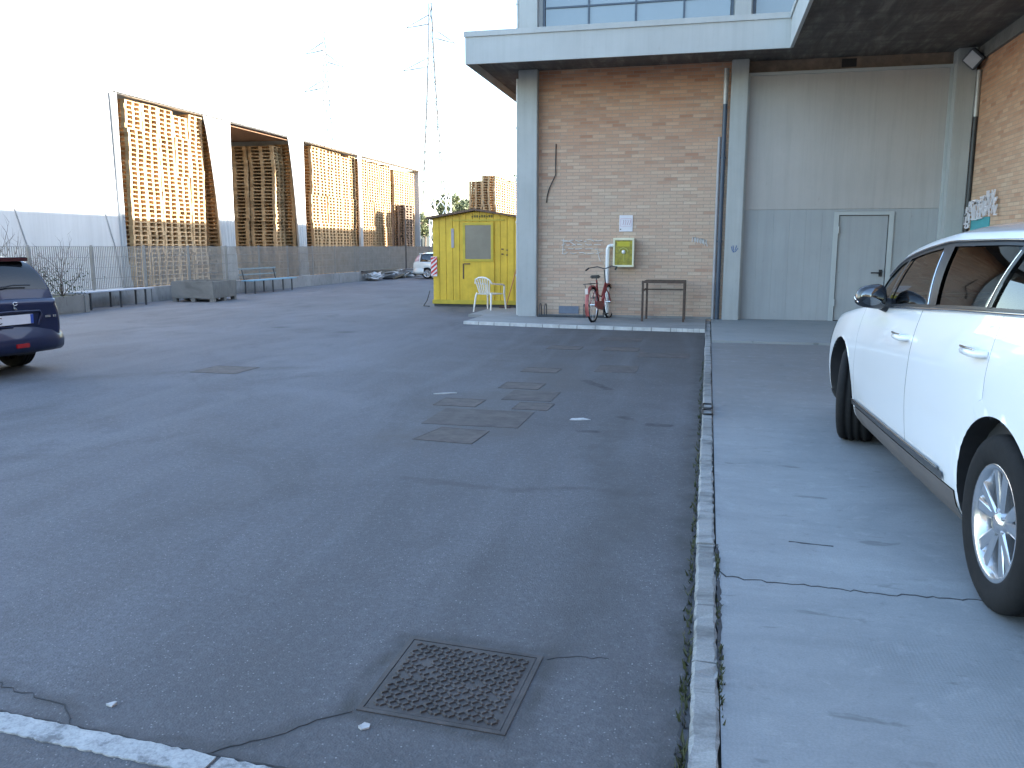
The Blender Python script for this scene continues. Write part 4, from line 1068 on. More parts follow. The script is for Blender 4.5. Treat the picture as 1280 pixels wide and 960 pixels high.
def tree(x, y, h, cw, ch, label, mat, n, seed, leaf=.16):
    rr = random.Random(seed); t = thing('tree', label, 'tree', (x,y,0), 0, 'trees beyond the yard')
    g = MB(); pts = [(0,0,0)]; q = Vector((0,0,0)); ht = h-ch*.7
    for k in range(1,5): q = Vector((rr.uniform(-.1,.1)*k, rr.uniform(-.1,.1)*k, ht*k/4)); pts.append(q.copy())
    g.tube(pts, [h*.03*(1-.13*k) for k in range(5)], 8)
    cl = []
    for k in range(13):
        a = rr.uniform(0,6.28); rad = cw/2*rr.uniform(.2,.85); e = Vector((math.cos(a)*rad, math.sin(a)*rad, h-ch*rr.uniform(.15,.85)))
        mid = (q+e)/2 + Vector((0,0,-.15)); g.tube([q*.85,mid,e], [h*.012,h*.009,h*.004], 5); cl.append((e, cw*rr.uniform(.12,.24)))
    g.build('trunk', bark, t, world=False)
    g = MB()
    for k in range(n):
        e, s = rr.choice(cl); d = Vector((rr.gauss(0,1), rr.gauss(0,1), rr.gauss(0,.75))); d = d.normalized()*s*rr.random()**.45; p = e+d
        a = Vector((rr.gauss(0,1), rr.gauss(0,1), rr.gauss(0,1))).normalized()*leaf*rr.uniform(.5,1.2); b = a.cross(Vector((rr.gauss(0,1), rr.gauss(0,1), rr.gauss(0,1)))).normalized()*leaf*.45
        g.add([p-a,p+b,p+a,p-b], [(0,1,2,3)])
    g.build('crown', mat, t, world=False, recalc=False)
tree(-24.0,74,6.6,3.4,3.8,'pale olive tree behind the white lattice frame and yellow cabin',leaf_c,3600,1)
tree(-22.4,77,6.4,3.2,3.4,'darker olive tree just left of the pallet stack behind the cabin',leaf_a,3200,2)
tree(-23.4,82,7.2,3.0,3.6,'olive tree showing above the cabin ridge, beside the grey pallets',leaf_a,3000,3)
tree(-20.4,90,10.0,6.0,5.0,'dark evergreen tree peeping over the pallet stack beside the column',leaf_b,4200,4)
tree(-27.2,78,4.9,1.8,2.6,'small thin tree between the tent and the cabin',leaf_a,900,5)
tree(-24.9,70,4.6,2.0,2.4,'leggy low bush tree touching the cabin roof corner',leaf_c,800,6)
t = thing('lattice_frame', 'white square lattice frame with crossed braces behind the yellow cabin', 'lattice frame', (-18.9,58,0))
g = MB(); hx = .62
for z0, z1 in ((0,2.1),(2.1,4.2),(4.2,5.6)):
    for (p, q) in (((-1,-1),(1,-1)),((1,-1),(1,1)),((1,1),(-1,1)),((-1,1),(-1,-1))):
        g.bar((-18.9+p[0]*hx,58+p[1]*hx,z0),(-18.9+q[0]*hx,58+q[1]*hx,z1), .045); g.bar((-18.9+q[0]*hx,58+q[1]*hx,z0),(-18.9+p[0]*hx,58+p[1]*hx,z1), .045)
g.build('brace', white_en, t)
for sx in (-1,1):
    for sy in (-1,1): g = MB(); g.bar((-18.9+sx*hx,58+sy*hx,0),(-18.9+sx*hx,58+sy*hx,5.7), .07); g.build('upright', white_en, t)
t = thing('beige_house', 'low beige house with brown tiled roof far beyond the fence', 'house', (-36,98,0))
g = MB(); g.box(-42,-31,96,104,0,3.6); g.build('wall', beige, t)
g = MB(); g.prism([(-42.4,3.6),(-30.6,3.6),(-36.5,4.8)], 'y', 95.7, 104.3); g.build('roof', tile, t)
for x in (-40,-37.5,-34.5,-32.5): g = MB(); g.box(x,x+.9,95.95,96.05,1.0,2.4); g.build('window', dark_grey, t)
t = thing('grey_shed', 'long grey shed with low pitched roof far beyond the fence', 'shed', (-60,150,0))
g = MB(); g.box(-72,-48,148,160,0,4.5); g.build('wall', M('pale_shed_wall', (.42,.40,.38), .9), t)
g = MB(); g.prism([(-72.5,4.5),(-47.5,4.5),(-60,6.2)], 'y', 147.6, 160.4); g.build('roof', M('grey_roof', (.25,.25,.26), .8), t)
t = thing('gabled_workshop', 'plain gabled workshop across the yard entrance behind the viewer', 'workshop', (-8,-28,0))
g = MB(); g.box(-20,2,-40,-28,0,6.5); g.build('wall', beige, t)
g = MB(); g.prism([(-20.6,6.5),(2.6,6.5),(-9,10)], 'y', -40.4, -27.6); g.build('roof', tile, t)
for x in (-17,-12.5,-7,-2.5): g = MB(); g.box(x,x+1.6,-28.01,-27.9,1.2,3.4); g.build('window', dark_grey, t)
# distant hills
g = MB(); vs = []; n = 60
for i in range(n+1):
    a = R(-75 + 150*i/n); d = 1200; hh = 22 + 12*math.sin(i*.9) + 8*math.sin(i*2.3+1)
    for (dd, z) in ((d-250,-1),(d,hh),(d+200,-1)): vs.append((math.sin(a)*dd, math.cos(a)*dd, z))
g.add(vs, [(i*3+k, i*3+k+1, (i+1)*3+k+1, (i+1)*3+k) for i in range(n) for k in range(2)], 0, True); struct('hills', g, hill_m)

# ------------------------------------------------------------------ cars
def pchip(tab):
    xs = [p[0] for p in tab]; ys = [p[1] for p in tab]; n = len(xs)
    h = [xs[i+1]-xs[i] for i in range(n-1)]; d = [(ys[i+1]-ys[i])/h[i] for i in range(n-1)]
    m = [d[0]] + [0 if d[i-1]*d[i] <= 0 else 2*d[i-1]*d[i]/(d[i-1]+d[i]) for i in range(1, n-1)] + [d[-1]]
    def f(x):
        if x <= xs[0]: return ys[0]
        if x >= xs[-1]: return ys[-1]
        i = max(k for k in range(n-1) if xs[k] <= x); t = (x-xs[i])/h[i]
        return (2*t**3-3*t*t+1)*ys[i] + (t**3-2*t*t+t)*h[i]*m[i] + (-2*t**3+3*t*t)*ys[i+1] + (t**3-t*t)*h[i]*m[i+1]
    return f
def make_wheel(root, loc, side, r, w, steer, spokes, rim_r, alloy=True):
    """wheel axis = y; side +1: outer face towards +y"""
    hub = MB(); hub.lathe([(.0,-.02),(.16,-.02),(.16,.01),(.0,.01)], 24, 'y')
    wh = hub.build('wheel', M('brake_disc', (.18,.18,.18), .4, .8), root, world=False, loc=loc); wh.rotation_euler = (0,0,steer)
    o = side*w/2
    prof = [(rim_r, o*.82), (rim_r+.012, o*.96), (rim_r+.03, o*1.02), ((rim_r+r)/2, o*1.10), (r-.035, o*1.05), (r-.012, o*.94), (r-.002, o*.80)]
    gro = []
    for a in (.45,.0,-.45): gro += [(r, o*(a+.10)), (r-.009, o*(a+.08)), (r-.009, o*(a-.08)), (r, o*(a-.10))]
    prof += gro + [(r-.002,-o*.80),(r-.012,-o*.94),(r-.035,-o*1.05),((rim_r+r)/2,-o*1.1),(rim_r+.02,-o),(rim_r,-o*.8)]
    g = MB(); g.lathe(prof, 64, 'y')
    g.build('tyre', rubber, wh, world=False)
    g = MB()
    g.lathe([(rim_r-.004,-o*.8),(rim_r-.03,-o*.4),(rim_r-.035,o*.5),(rim_r-.02,o*.75),(rim_r-.012,o*.90),(rim_r+.006,o*.97),(rim_r+.012,o*.93)], 48, 'y')
    yo = o*.80
    for k in range(spokes):
        a0 = 2*math.pi*k/spokes + .3
        for dlt in ((-.17,.17) if alloy else (-.12,.12)):
            a1 = a0 + dlt*1.25; a2 = a0 + dlt*.55
            p = Vector((math.cos(a2)*.045, yo*.86, math.sin(a2)*.045)); q = Vector((math.cos(a1)*(rim_r-.014), yo*1.02, math.sin(a1)*(rim_r-.014)))
            tdir = Vector((-math.sin(a1),0,math.cos(a1))); wi, wo = .020, .031
            dpt = Vector((0,side*.03,0))
            vs = [p-tdir*wi, p+tdir*wi, q+tdir*wo, q-tdir*wo]; mid0 = p + dpt*.35; mid1 = q + dpt*.12
            top = [p-tdir*wi*.5+dpt*.3, p+tdir*wi*.5+dpt*.3, q+tdir*wo*.62+dpt*.12, q-tdir*wo*.62+dpt*.12]
            bot = [v - dpt*1.2 for v in vs]
            g.add(vs+top+bot, [(4,5,6,7),(0,1,5,4),(1,2,6,5),(2,3,7,6),(3,0,4,7),(0,1,9,8),(1,2,10,9),(2,3,11,10),(3,0,8,11)])
    g.lathe([(0,yo+side*.014),(.03,yo+side*.013),(.04,yo+side*.004),(.055,yo-side*.012),(.06,yo-side*.04)], 24, 'y')
    for k in range(5):
        a = 2*math.pi*k/5; g.tube([(math.cos(a)*.052,yo-side*.02,math.sin(a)*.052),(math.cos(a)*.052,yo+side*.002,math.sin(a)*.052)], .009, 6)
    g.build('rim', silver, wh, world=False)
    g = MB(); g.lathe([(0,yo*.25),(rim_r-.04,yo*.25)], 32, 'y'); g.build('wheel_back', black_m, wh, world=False)
    return wh

def make_car(spec, name, label, cat, loc, rz, paint):
    t = thing(name, label, cat, loc, rz)
    F = {k: pchip(spec[k]) for k in ('zs','zb','yb','zr','yr','zc')}
    gprof = pchip(spec['g'])
    skw = spec.get('skew', lambda x: 0)
    def surf(x, r, s=1):
        zs, zb, yb = F['zs'](x), F['zb'](x), F['yb'](x)
        if r <= 1: return Vector((x, s*yb*gprof(r), zs+(zb-zs)*r))
        zr, yr, yB = F['zr'](x), F['yr'](x), yb*gprof(1)
        if r <= 2:
            q = r-1; hgt = max(0, zr-zb)
            return Vector((x - skw(x)*q, s*(yB+(yr-yB)*q + .05*hgt*math.sin(math.pi*q)), zb+(zr-zb)*q))
        q = r-2; zc = F['zc'](x); y = yr*(1-q)
        return Vector((x - skw(x)*(1-q), s*y, zr+(zc-zr)*(1-(1-q)**spec.get('crown', 2.6))))
    X0, X1 = spec['x0'], spec['x1']
    keys = sorted(set([X0, X1] + spec['cuts']))
    xs = []
    for a, b in zip(keys[:-1], keys[1:]):
        n = max(1, int(round((b-a)/spec.get('dx', .035))))
        xs += [a + (b-a)*i/n for i in range(n)]
    xs.append(X1)
    rs = [i/26 for i in range(27)] + [1.04,1.08] + [1.08+.76*i/9 for i in range(1,10)] + [1.92,2.0] + [2.03] + [2.03+.97*i/8 for i in range(1,9)]
    nr = len(rs); RA = spec['arch']
    hubs = [(0, spec['hz']), (spec['wb'], spec['hz'])]
    groups = {}
    def group(nm): return groups.setdefault(nm, ({}, [], []))
    dead = set()
    def inarch(p):
        for hx, hz in hubs:
            if math.hypot(p.x-hx, p.z-hz) < RA: return (hx, hz)
        return None
    for s in (1, -1):
        P = [[surf(x, r, s) for r in rs] for x in xs]
        IN = [[(inarch(p) if rs[j] < .95 else None) for j, p in enumerate(row)] for row in P]
        if spec.get('ring'):
            seen = {}
            for i in range(len(xs)-1):
                for j in range(nr-1):
                    if rs[j+1] > 1: continue
                    nm = spec['classify']((xs[i]+xs[i+1])/2, (rs[j]+rs[j+1])/2, s)
                    for ab in ((i,j),(i+1,j),(i+1,j+1),(i,j+1)): seen.setdefault(ab, set()).add(nm)
            for (a, b), st in seen.items():
                q = P[a][b]; dd = math.hypot(q.x, q.z-spec['hz'])
                if len(st) > 1 and any(n and n.startswith('door') for n in st) and spec['ring']-.04 < dd < spec['ring']+.06 and not IN[a][b] and .17 < q.x < .6 and not any(n and n.startswith('sill') for n in st):
                    k2 = spec['ring']/dd
                    if not (abs(q.x-.17) < 1e-3): q.x *= k2
                    q.z = spec['hz'] + (q.z-spec['hz'])*k2 if abs(q.x-.17) > 1e-3 else spec['hz'] + math.sqrt(spec['ring']**2-q.x**2)
        for i in range(len(xs)-1):
            for j in range(nr-1):
                c4 = [(i,j),(i+1,j),(i+1,j+1),(i,j+1)]
                if all(IN[a][b] for a, b in c4): continue
                xm, rm = (xs[i]+xs[i+1])/2, (rs[j]+rs[j+1])/2
                nm = spec['classify'](xm, rm, s)
                if nm is None: continue
                vd, fl, _ = group(nm); idx = []
                for a, b in c4:
                    k = (a, b, s if rs[b] < 3 else 0)
                    if k not in vd:
                        p = P[a][b].copy()
                        if IN[a][b]:
                            hx, hz = IN[a][b]; d = math.hypot(p.x-hx, p.z-hz) or 1e-3
                            p.x = hx+(p.x-hx)/d*RA; p.z = hz+(p.z-hz)/d*RA
                        vd[k] = (len(vd), p)
                    idx.append(vd[k][0])
                fl.append(idx if s == 1 else idx[::-1])
    objs = {}
    # end caps into body
    def cap(x, sgn, bulge, steps, nm):
        ring = [surf(x, r, 1) for r in rs] + [surf(x, r, -1) for r in rs[-2::-1]]
        ym = max(p.y for p in ring); zmid = (min(p.z for p in ring)+max(p.z for p in ring))/2; zh = max(p.z for p in ring)-zmid
        mb = MB(); rows = []
        for k in range(steps+1):
            ph = math.pi/2*k/steps; ins = bulge*(1-math.cos(ph)); sx = sgn*bulge*math.sin(ph)
            rows.append([(p.x+sx, p.y*(1-ins/ym), zmid+(p.z-zmid)*(1-ins/zh)) for p in ring])
        n = len(ring); vs = [p for rw in rows for p in rw]
        fs = [(k*n+i, k*n+(i+1)%n, (k+1)*n+(i+1)%n, (k+1)*n+i) for k in range(steps) for i in range(n)]
        mb.add(vs, fs, 0, True); mb.add(rows[-1], [list(range(n))])
        return mb
    parent_of = spec.get('parent', {})
    order = ['body'] + [k for k in groups if k != 'body']
    for nm in order:
        vd, fl, _ = groups[nm]
        me = bpy.data.meshes.new(nm); vv = sorted(vd.values(), key=lambda q: q[0])
        me.from_pydata([p for _, p in vv], [], fl); mt, off = spec['mats'].get(nm, (paint, 0))
        if mt == 'paint': mt = paint
        me.materials.append(mt); me.polygons.foreach_set('use_smooth', [True]*len(me.polygons)); me.update()
        bm = bmesh.new(); bm.from_mesh(me); bmesh.ops.recalc_face_normals(bm, faces=bm.faces[:])
        # make sure normals point outwards (away from the car's axis)
        bm.normal_update(); tot = sum((f.normal.y*(1 if f.calc_center_median().y > 0 else -1) + f.normal.z*.5) * f.calc_area() for f in bm.faces)
        if tot < 0: bmesh.ops.reverse_faces(bm, faces=bm.faces[:])
        bm.normal_update()
        if off:
            mv = {v: v.normal.copy() for v in bm.verts}
            for v, nn in mv.items(): v.co += nn*off
        if nm.startswith('door'):
            xa, xb = min(v.co.x for v in bm.verts), max(v.co.x for v in bm.verts)
            for v in bm.verts:
                if abs(v.co.x-xa) < 1e-4: v.co.x += .003
                elif abs(v.co.x-xb) < 1e-4: v.co.x -= .003
        # turn open edges inward so panels have thickness
        if nm in ('body',) or nm.startswith('door'):
            be = [e for e in bm.edges if e.is_boundary and (nm.startswith('door') or True)]
            nrm = {v: v.normal.copy() for e in be for v in e.verts}
            for e in be: e.smooth = False
            ret = bmesh.ops.extrude_edge_only(bm, edges=be)
            newv = [q for q in ret['geom'] if isinstance(q, bmesh.types.BMVert)]
            lut = {}
            for v0, nn in nrm.items(): lut[tuple(round(c, 6) for c in v0.co)] = nn
            for v in newv:
                nn = lut.get(tuple(round(c, 6) for c in v.co)); 
                if nn: v.co -= nn*.016
            me.materials.append(black_m)
            for fc in ret['geom']:
                if isinstance(fc, bmesh.types.BMFace): fc.material_index = 1; fc.smooth = False
            for e in be:
                if e.is_valid: e.smooth = False
        bm.to_mesh(me); bm.free()
        o = bpy.data.objects.new(nm.split('.')[0], me); COL.objects.link(o); o.parent = t; objs[nm] = o
    for nm, pn in parent_of.items():
        if nm in objs and pn in objs: objs[nm].parent = objs[pn]
    cp = cap(X0, -1, spec['bulge'][0], 5, 'tail'); cp.build('rear_panel', paint, t, world=False)
    cp = cap(X1, 1, spec['bulge'][1], 5, 'nose'); cp.build('front_panel', paint, t, world=False)
    # wheel housings
    for hx, hz in hubs:
        for s in (1, -1):
            g = MB(); n = 20
            yo = surf(hx, .55, 1).y
            arc = [(hx+RA*math.cos(math.pi*k/n*1.24 - .12*math.pi), hz+RA*math.sin(math.pi*k/n*1.24 - .12*math.pi)) for k in range(n+1)]
            def edge(ax, az):
                z0, z1 = F['zs'](ax), F['zb'](ax); return surf(ax, max(.0, min(.95, (az-z0)/(z1-z0))), 1).y
            vs = []
            for ax, az in arc: vs += [(ax, s*(edge(ax,az)-.004), az), (ax, s*(yo-.33), az)]
            fs = [(2*k,2*k+1,2*k+3,2*k+2) for k in range(n)]
            g.add(vs, fs, 0, True)
            g.add([(a, s*(yo-.33), b) for a, b in arc], [list(range(n+1))])
            g.build('wheel_housing', black_m, t, world=False, recalc=False)
    # underbody + cabin lining
    g = MB(); nx = 24
    for k in range(nx):
        a, b = X0+(X1-X0)*k/nx, X0+(X1-X0)*(k+1)/nx
        if any(h-RA-.02 < b and a < h+RA+.02 for h, _ in hubs): w = .45
        else: w = 1
        ya, yb = F['yb'](a)*.9*w, F['yb'](b)*.9*w
        g.quad((a,-ya,F['zs'](a)+.03),(b,-yb,F['zs'](b)+.03),(b,yb,F['zs'](b)+.03),(a,ya,F['zs'](a)+.03))
    g.build('underbody', black_m, t, world=False)
    return t, objs, surf, F

GP = [(0,.90),(.10,.955),(.28,.985),(.52,1.0),(.72,.992),(.86,.972),(1.0,.935)]
WB = 3.12
def cls_suv(x, r, s):
    sd = 'left' if s > 0 else 'right'
    if r < .16:
        if .46 < x < WB-.46: return 'sill_cladding.'+sd
        return 'bumper_cladding' if (x > WB+.42 or x < -.42) else 'body'
    if r < 1.0:
        if 1.28 < x < 2.64 and r > .17: return 'door_front.'+sd
        z = .22 + r*.98
        if .17 < x < 1.28 and r > .17 and math.hypot(x, z-.375) > .50: return 'door_rear.'+sd
        if x > WB+.50 and .70 < r < .95: return 'headlight.'+sd
        if x < -.86 and .6 < r < .98: return 'tail_light.'+sd
        return 'body'
    if 1.0 < r < 2.0 and -.76 < x < 2.52:
        if r > 1.92: return 'body'
        if r < 1.08 or r > 1.84 or x < -.66 or x > 2.40: return 'window_frame'
        return 'side_window.'+sd
    if r > 2.03 and 1.5 < x < 2.87: return 'windscreen'
    if r > 2.2 and -.98 < x < -.78: return 'rear_window'
    return 'body'
suv = dict(
    x0=-1.0, x1=WB+.86, dx=.035, wb=WB, hz=.375, arch=.425, crown=4.0, bulge=(.10,.10),
    cuts=[-.86,-.78,-.76,-.66,.17,.46,1.28,1.5,2.40,2.52,2.64,2.87,WB-.46,WB+.42,WB+.50],
    zs=[(-1.0,.36),(-.6,.26),(0,.22),(1.5,.215),(WB,.22),(WB+.5,.22),(WB+.86,.28)],
    zb=[(-1.0,1.21),(-.5,1.235),(0,1.21),(.6,1.18),(1.1,1.15),(2.1,1.09),(2.76,1.045),(3.1,1.0),(3.42,.95),(3.72,.88),(3.98,.77)],
    yb=[(-1.0,.73),(-.85,.84),(-.5,.90),(0,.927),(.6,.943),(1.3,.948),(2.4,.948),(2.8,.954),(WB,.962),(WB+.45,.955),(WB+.65,.90),(WB+.78,.79),(WB+.86,.66)],
    zr=[(-1.0,1.25),(-.9,1.40),(-.75,1.50),(-.5,1.52),(0,1.53),(.6,1.545),(1.15,1.545),(1.5,1.52),(1.85,1.475),(2.06,1.43),(2.29,1.335),(2.48,1.22),(2.76,1.07),(2.92,1.035),(3.42,.965),(3.72,.895),(3.98,.785)],
    yr=[(-1.0,.62),(-.75,.675),(0,.722),(.6,.745),(1.2,.758),(1.85,.77),(2.3,.80),(2.62,.825),(2.92,.835),(3.42,.83),(3.72,.74),(3.98,.54)],
    zc=[(-1.0,1.28),(-.9,1.45),(-.75,1.56),(-.5,1.60),(0,1.612),(.7,1.622),(1.15,1.618),(1.5,1.59),(2.15,1.43),(2.87,1.14),(3.0,1.115),(3.42,1.05),(3.72,.98),(3.98,.86)],
    g=GP, classify=cls_suv, ring=.50,
    mats={'sill_cladding.left': (clad, .006), 'sill_cladding.right': (clad, .006), 'bumper_cladding': (black_m, .003), 'headlight.left': (M('headlight_lens', (.35,.37,.4), .08, .3), .003), 'headlight.right': (MATS['headlight_lens'], .003),
          'tail_light.left': (red_lens, .003), 'tail_light.right': (red_lens, .003), 'window_frame': (M('gloss_black_trim', (.022,.023,.026), .3, 0, .05, spec=.4), -.002), 'side_window.left': (car_glass, -.008), 'side_window.right': (car_glass, -.008),
          'windscreen': (car_glass, -.004), 'rear_window': (dark_glass, -.004)},
)
car, CO, surf, CF = make_car(suv, 'white_car', 'large white people carrier parked on the pavement beside the gate', 'car', (2.073,3.64,.02), R(91.9), car_white)
def finish_suv():
    for sd, s in (('left',1),('right',-1)):
        steer = R(-17)
        make_wheel(car, (0,s*.79,.365), s, .365, .235, 0, 5, .232); make_wheel(car, (WB,s*.80,.365), s, .365, .235, steer, 5, .232)
        # handles
        for x, dn in ((1.45,'door_front.'),(.30,'door_rear.')):
            p = surf(x, .83, s); g = MB()
            pts = [(x+.10,p.y-s*.005,p.z-.004),(x+.085,p.y+s*.035,p.z),(x,p.y+s*.042,p.z+.002),(x-.085,p.y+s*.035,p.z+.003),(x-.10,p.y-s*.005,p.z+.003)]
            g.tube(pts, [.015,.018,.02,.018,.015], 8); h = g.build('handle', car_white, CO[dn+sd], world=False)
            g = MB(); g.tube([(a, b+s*.012, c+.019) for a, b, c in pts[1:4]], .006, 6); g.build('handle_strip', chrome, h, world=False)
        # chrome strips
        g = MB(); g.tube([surf(x, 1.02, s)+Vector((0,s*.010,0)) for x in [-.66+k*.1 for k in range(32)]], .009, 6); g.build('chrome_strip', chrome, car, world=False)
        g = MB(); g.tube([surf(x, 1.90, s)+Vector((0,s*.006,.003)) for x in [-.66+k*.1 for k in range(31)]], .005, 6); g.build('chrome_strip', chrome, car, world=False)
        g = MB(); pts = [surf(x, .215, s)+Vector((0,s*.016,0)) for x in [.66+k*.1 for k in range(21)]]
        g.tube(pts, .008, 6); st = g.build('sill_strip', M('dark_chrome', (.35,.36,.37), .15, 1), car, world=False)
        g = MB(); n = 19
        for a, b in zip([.60+k*.1 for k in range(21)], [.70+k*.1 for k in range(21)]):
            p, q, p2, q2 = surf(a,.165,s), surf(b,.165,s), surf(a,.205,s), surf(b,.205,s); o = Vector((0,s*.010,0)); g.quad(p+o,q+o,q2+o,p2+o)
        g.build('sill_moulding', M('dark_moulding', (.05,.05,.052), .4), car, world=False)
        # pillars over the glass: B, C, quarter light bar
        def pillar(xa, ra, xb, rb, w, mat, nm, lift=.002):
            g = MB(); n = 8; vs = []
            for k in range(n+1):
                q = k/n; x = xa+(xb-xa)*q; r = ra+(rb-ra)*q
                for dx in (-w/2, w/2): vs.append(surf(x+dx, r, s)+Vector((0,s*lift,0)))
            g.add(vs, [(2*k,2*k+1,2*k+3,2*k+2) for k in range(n)], 0, True); return g.build(nm, mat, car, world=False)
        trim = MATS['gloss_black_trim']
        pillar(1.16,1.07,1.24,1.85,.17,trim,'door_pillar'); pillar(.36,1.07,.30,1.85,.05,trim,'door_pillar')
        pillar(2.10,1.06,1.93,1.86,.045,trim,'door_pillar')
        for (xa, xb) in ((1.20,1.29),(.37,.31)):
            g = MB(); g.tube([surf(xa+(xb-xa)*k/6, 1.08+.70*k/6, s)+Vector((0,s*.004,0)) for k in range(7)], .0028, 5); g.build('chrome_strip', chrome, car, world=False)
        # mirror: rounded black housing on a short foot
        mp = surf(2.03, 1.05, s); c = Vector((mp.x+.03, mp.y+s*.105, mp.z+.055)); g = MB(); n1, n2 = 16, 12; vs = []
        sg = lambda q: (1 if q >= 0 else -1)*abs(q)**.62
        for i in range(n1):
            for j in range(n2+1):
                a, b = 2*math.pi*i/n1, math.pi*(j/n2-.5)
                px, py, pz = sg(math.cos(b))*sg(math.cos(a)), sg(math.cos(b))*sg(math.sin(a)), sg(math.sin(b))
                vs.append(c + Vector((px*.07*(1 if px > 0 else .6), s*py*.095*(1-.12*pz), pz*.075*(1-.18*(s*py*s)))))
        g.add(vs, [(i*(n2+1)+j, ((i+1)%n1)*(n2+1)+j, ((i+1)%n1)*(n2+1)+j+1, i*(n2+1)+j+1) for i in range(n1) for j in range(n2)], 0, True)
        mr = g.build('mirror', M('mirror_black', (.015,.016,.02), .2, 0, 0, coat=.6), car, world=False)
        g = MB(); g.tube([(mp.x+.04,mp.y-s*.03,mp.z-.01),(mp.x+.04,mp.y+s*.06,mp.z+.02),(mp.x+.03,mp.y+s*.10,mp.z+.05)], [.05,.04,.035], 8); g.build('mirror_foot', black_m, mr, world=False)
        g = MB(); g.lathe([(0,.0),(.062,.0),(.066,.004)], 20, 'x', (0,0,0)); mg = g.build('mirror_glass', M('mirror_glass', (.16,.17,.18), .05, 1), mr, world=False); mg.location = (c.x-.0445, c.y, c.z); mg.scale = (1,1.05,.82)
        g = MB(); g.tube([(c.x-.03,c.y+s*.08,c.z-.035),(c.x-.01,c.y+s*.095,c.z-.015),(c.x+.03,c.y+s*.093,c.z-.005)], .005, 6); g.build('indicator', chrome, mr, world=False)
        # roof rail
    # interior
    g = MB(); g.box(-.8,2.6,-.74,.74,.42,.50); g.bbox(2.1,2.75,-.76,.76,.55,1.03,.06); fl = g.build('cabin_floor', cabin_dark, car, world=False)
    for (x, y) in ((1.1,.36),(1.1,-.36),(.0,.45),(.0,0),(.0,-.45)):
        g = MB(); g.bbox(x-.02,x+.5,y-.24,y+.24,.5,.72,.06); g.bbox(x-.16,x+.02,y-.23,y+.23,.62,1.26,.06); g.bbox(x-.17,x-.06,y-.13,y+.13,1.28,1.46,.04); g.build('car_seat', cabin_dark, car, world=False)
    g = MB(); c = Vector((1.85,.36,1.0)); g.tube([c+Vector((.07*math.sin(a)*-1,.18*math.cos(a),.17*math.sin(a))) for a in [k*math.pi/12 for k in range(24)]], .016, 6, closed=True); g.build('steering_wheel', cabin_dark, car, world=False)
    g = MB(); vs = []; n = 16
    for k in range(n+1):
        x = -.7+2.2*k/n
        for q in range(7): 
            p = surf(x, 2.05+.95*(q if q <= 3 else 6-q)/3, 1 if q <= 3 else -1); vs.append((p.x,p.y,p.z-.035))
    g.add(vs, [(k*7+q,k*7+q+1,(k+1)*7+q+1,(k+1)*7+q) for k in range(n) for q in range(6)]); g.build('roof_lining', cabin_grey, car, world=False)
    # lower door linings so that the shell is not see-through
    for s in (1,-1): 
        g = MB()
        for k in range(30):
            a, b = -.75+3.4*k/30, -.75+3.4*(k+1)/30; 
            p, q, p2, q2 = surf(a,.2,s), surf(b,.2,s), surf(a,.99,s), surf(b,.99,s); o = Vector((0,-s*.06,-.02)); g.quad(p+o,q+o,q2+o,p2+o)
        g.build('door_lining', cabin_dark, car, world=False)
    g = MB(); g.box(WB+.955,WB+.968,-.26,.26,.42,.53); g.build('number_plate', paperw, car, world=False)
    g = MB(); g.box(WB+.955,WB+.965,-.5,.5,.56,.68); g.build('grille', black_m, car, world=False)
    g = MB(); g.box(-1.112,-1.102,-.26,.26,.72,.83); g.build('number_plate', paperw, car, world=False)
finish_suv()

